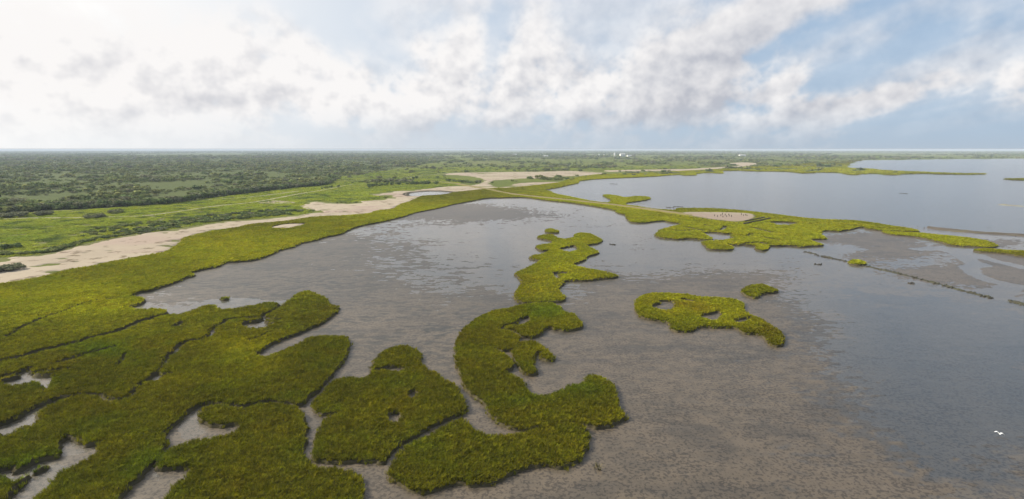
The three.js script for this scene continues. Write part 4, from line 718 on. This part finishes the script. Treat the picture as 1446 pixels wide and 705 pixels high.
for (const [x, y] of [[1047, 304], [1050, 305], [1053, 304.4], [1055, 305.2]]) { const [a, b] = G(x, y, 1); post(a, b, 0.98, 0.7 + 0.6 * rnd(), 0.2, 'weathered wooden post by the far corner of the sand pad', 'posts at the pad corner', (rnd() - 0.5) * 0.2); }
for (let i = 0; i < 16; i++) { const u = i / 15, [a, b] = G(lerp(948, 1043, u), lerp(304.5, 316.2, Math.pow(u, 1.05)), 0.5); post(a, b, 0.42, 0.95, 0.2, 'short dark fence post in the row below the sand pad bank', 'posts below the sand pad', (rnd() - 0.5) * 0.12); }
// timber bulkhead at the pad's bay-side corner: two walls of planks with a gap
for (const [p0, p1, label] of [[[1050, 317.6], [1088, 309.6], 'long dark timber bulkhead wall at the low side of the sand pad'], [[1052, 314], [1080, 308.4], 'shorter timber bulkhead wall close against the sand pad']]) {
  const [ax, az] = G(p0[0], p0[1], 0.4), [bx, bz] = G(p1[0], p1[1], 0.4), L = Math.hypot(bx - ax, bz - az), g = group('bulkhead', ax, 0.25, az), n = Math.round(L / 1.2), plank = new THREE.BoxGeometry(1.16, 1.0, 0.16), cap = new THREE.BoxGeometry(L, 0.12, 0.34);
  g.rotation.y = -Math.atan2(bz - az, bx - ax);
  for (let i = 0; i < n; i++) { const p = mesh('plank', plank, M.timber, g); p.position.set((i + 0.5) * L / n, 0.5 + 0.05 * Math.sin(i * 12.9), 0); }
  const c = mesh('cap_beam', cap, M.timber, g); c.position.set(L / 2, 1.12, 0);
  tag(g, label, 'wall');
}

// ---------------------------------------------------------------- far buildings
function building(px, py, w, d, h, roofH, label, name = 'farm_building', turn = 0.2) {
  const [x, z] = G(px, py, 0.4), g = group(name, x, 0.3, z); g.rotation.y = turn;
  const wall = new THREE.BoxGeometry(w, h, d); wall.translate(0, h / 2, 0); mesh('wall', wall, M.white, g);
  const s = new THREE.Shape(); s.moveTo(-d / 2 - 0.6, 0); s.lineTo(0, roofH); s.lineTo(d / 2 + 0.6, 0); s.closePath();
  const r = new THREE.ExtrudeGeometry(s, { depth: w + 1.2, bevelEnabled: false }); r.translate(0, 0, -w / 2 - 0.6); r.rotateY(Math.PI / 2); r.translate(0, h + 0.02, 0); mesh('roof', r, M.roof, g);
  const dg = new THREE.BoxGeometry(4, h * 0.62, 0.2); const door = mesh('door', dg, M.glassDark, g); door.position.set(w * 0.22, h * 0.31, d / 2 + 0.08);
  for (let i = 0; i < 3; i++) { const wn = mesh('window', new THREE.BoxGeometry(2.4, 1.8, 0.2), M.glassDark, g); wn.position.set(-w * 0.35 + i * w * 0.17, h * 0.55, d / 2 + 0.08); }
  return tag(g, label, 'building');
}
building(879, 221.3, 26, 16, 13, 4, 'tall white farm building among distant trees beyond the bay shore');
building(889, 221.2, 26, 14, 6, 3, 'low pale shed with grey roof behind the tall white building');
building(1048, 221.2, 34, 16, 8, 3, 'lone white building on the plain beyond the peninsula');
building(771, 222, 20, 12, 6, 2.5, 'small white house on the plain left of the silos', 'farm_house');
building(727, 219.6, 24, 12, 7, 3, 'faint white house far out on the plain near the horizon', 'farm_house');
for (const [px, h, label] of [[868, 19, 'tallest pale round silo beside the white farm building'], [853, 11, 'shorter round silo of the pale pair away from the farm building'], [846, 12, 'outermost round silo, farthest from the white farm building']]) {
  const [x, z] = G(px, 221.2, 0.4), g = group('silo', x, 0.3, z), b = new THREE.CylinderGeometry(4.2, 4.2, h, 20); b.translate(0, h / 2, 0); mesh('drum', b, M.white, g);
  const c = new THREE.ConeGeometry(4.5, 2.2, 20); c.translate(0, h + 1.12, 0); mesh('roof', c, M.roof, g); tag(g, label, 'silo');
}

// ---------------------------------------------------------------- the white bird over the flats
{
  const h = 15, [x, z] = G(1411.5, 612.5, h), g = group('bird', x, h, z);
  const parts = [];
  const body = new THREE.LatheGeometry([[0, -0.34], [0.05, -0.30], [0.085, -0.18], [0.10, 0], [0.085, 0.14], [0.045, 0.24], [0.05, 0.30], [0.045, 0.36], [0, 0.40]].map(([r, y]) => new THREE.Vector2(r, y)), 14); body.rotateX(Math.PI / 2 * -1); parts.push(body.toNonIndexed());
  for (const s of [-1, 1]) {
    const sec = [[0.04, 0.03, 0.17, 0.035], [0.22, 0.19, 0.18, 0.03], [0.44, 0.26, 0.16, 0.024], [0.66, 0.16, 0.12, 0.016], [0.82, 0.02, 0.05, 0.008]], pos = [], ind = [];
    for (const [sx, sy, ch, th] of sec) for (let k = 0; k < 8; k++) { const t = k / 8 * 6.283; pos.push(s * sx, sy + th * Math.sin(t), Math.cos(t) * ch + 0.03 * sx); }
    for (let i = 0; i < sec.length - 1; i++) for (let k = 0; k < 8; k++) { const a = i * 8 + k, b = i * 8 + (k + 1) % 8; ind.push(a, b, a + 8, b, b + 8, a + 8); }
    const w = geom(pos, ind, pos.flatMap((v, i) => (i % 3 ? [] : [0, 0]))); parts.push(w.toNonIndexed());
  }
  const tail = new THREE.BoxGeometry(0.14, 0.02, 0.2); tail.translate(0, 0, 0.40); parts.push(tail.toNonIndexed());
  mesh('body', mergeGeometries(parts.map((p) => { p.deleteAttribute('uv'); return p; })), M.feather, g);
  const bk = new THREE.ConeGeometry(0.018, 0.09, 8); bk.rotateX(-Math.PI / 2); bk.translate(0, 0, -0.44); mesh('beak', bk, M.beak, g);
  g.rotation.set(0, -0.25, -0.28, 'YXZ'); g.scale.setScalar(0.5);
  tag(g, 'white gull gliding low over the mudflat with wings arched', 'bird');
}
renderer.render(scene, camera);
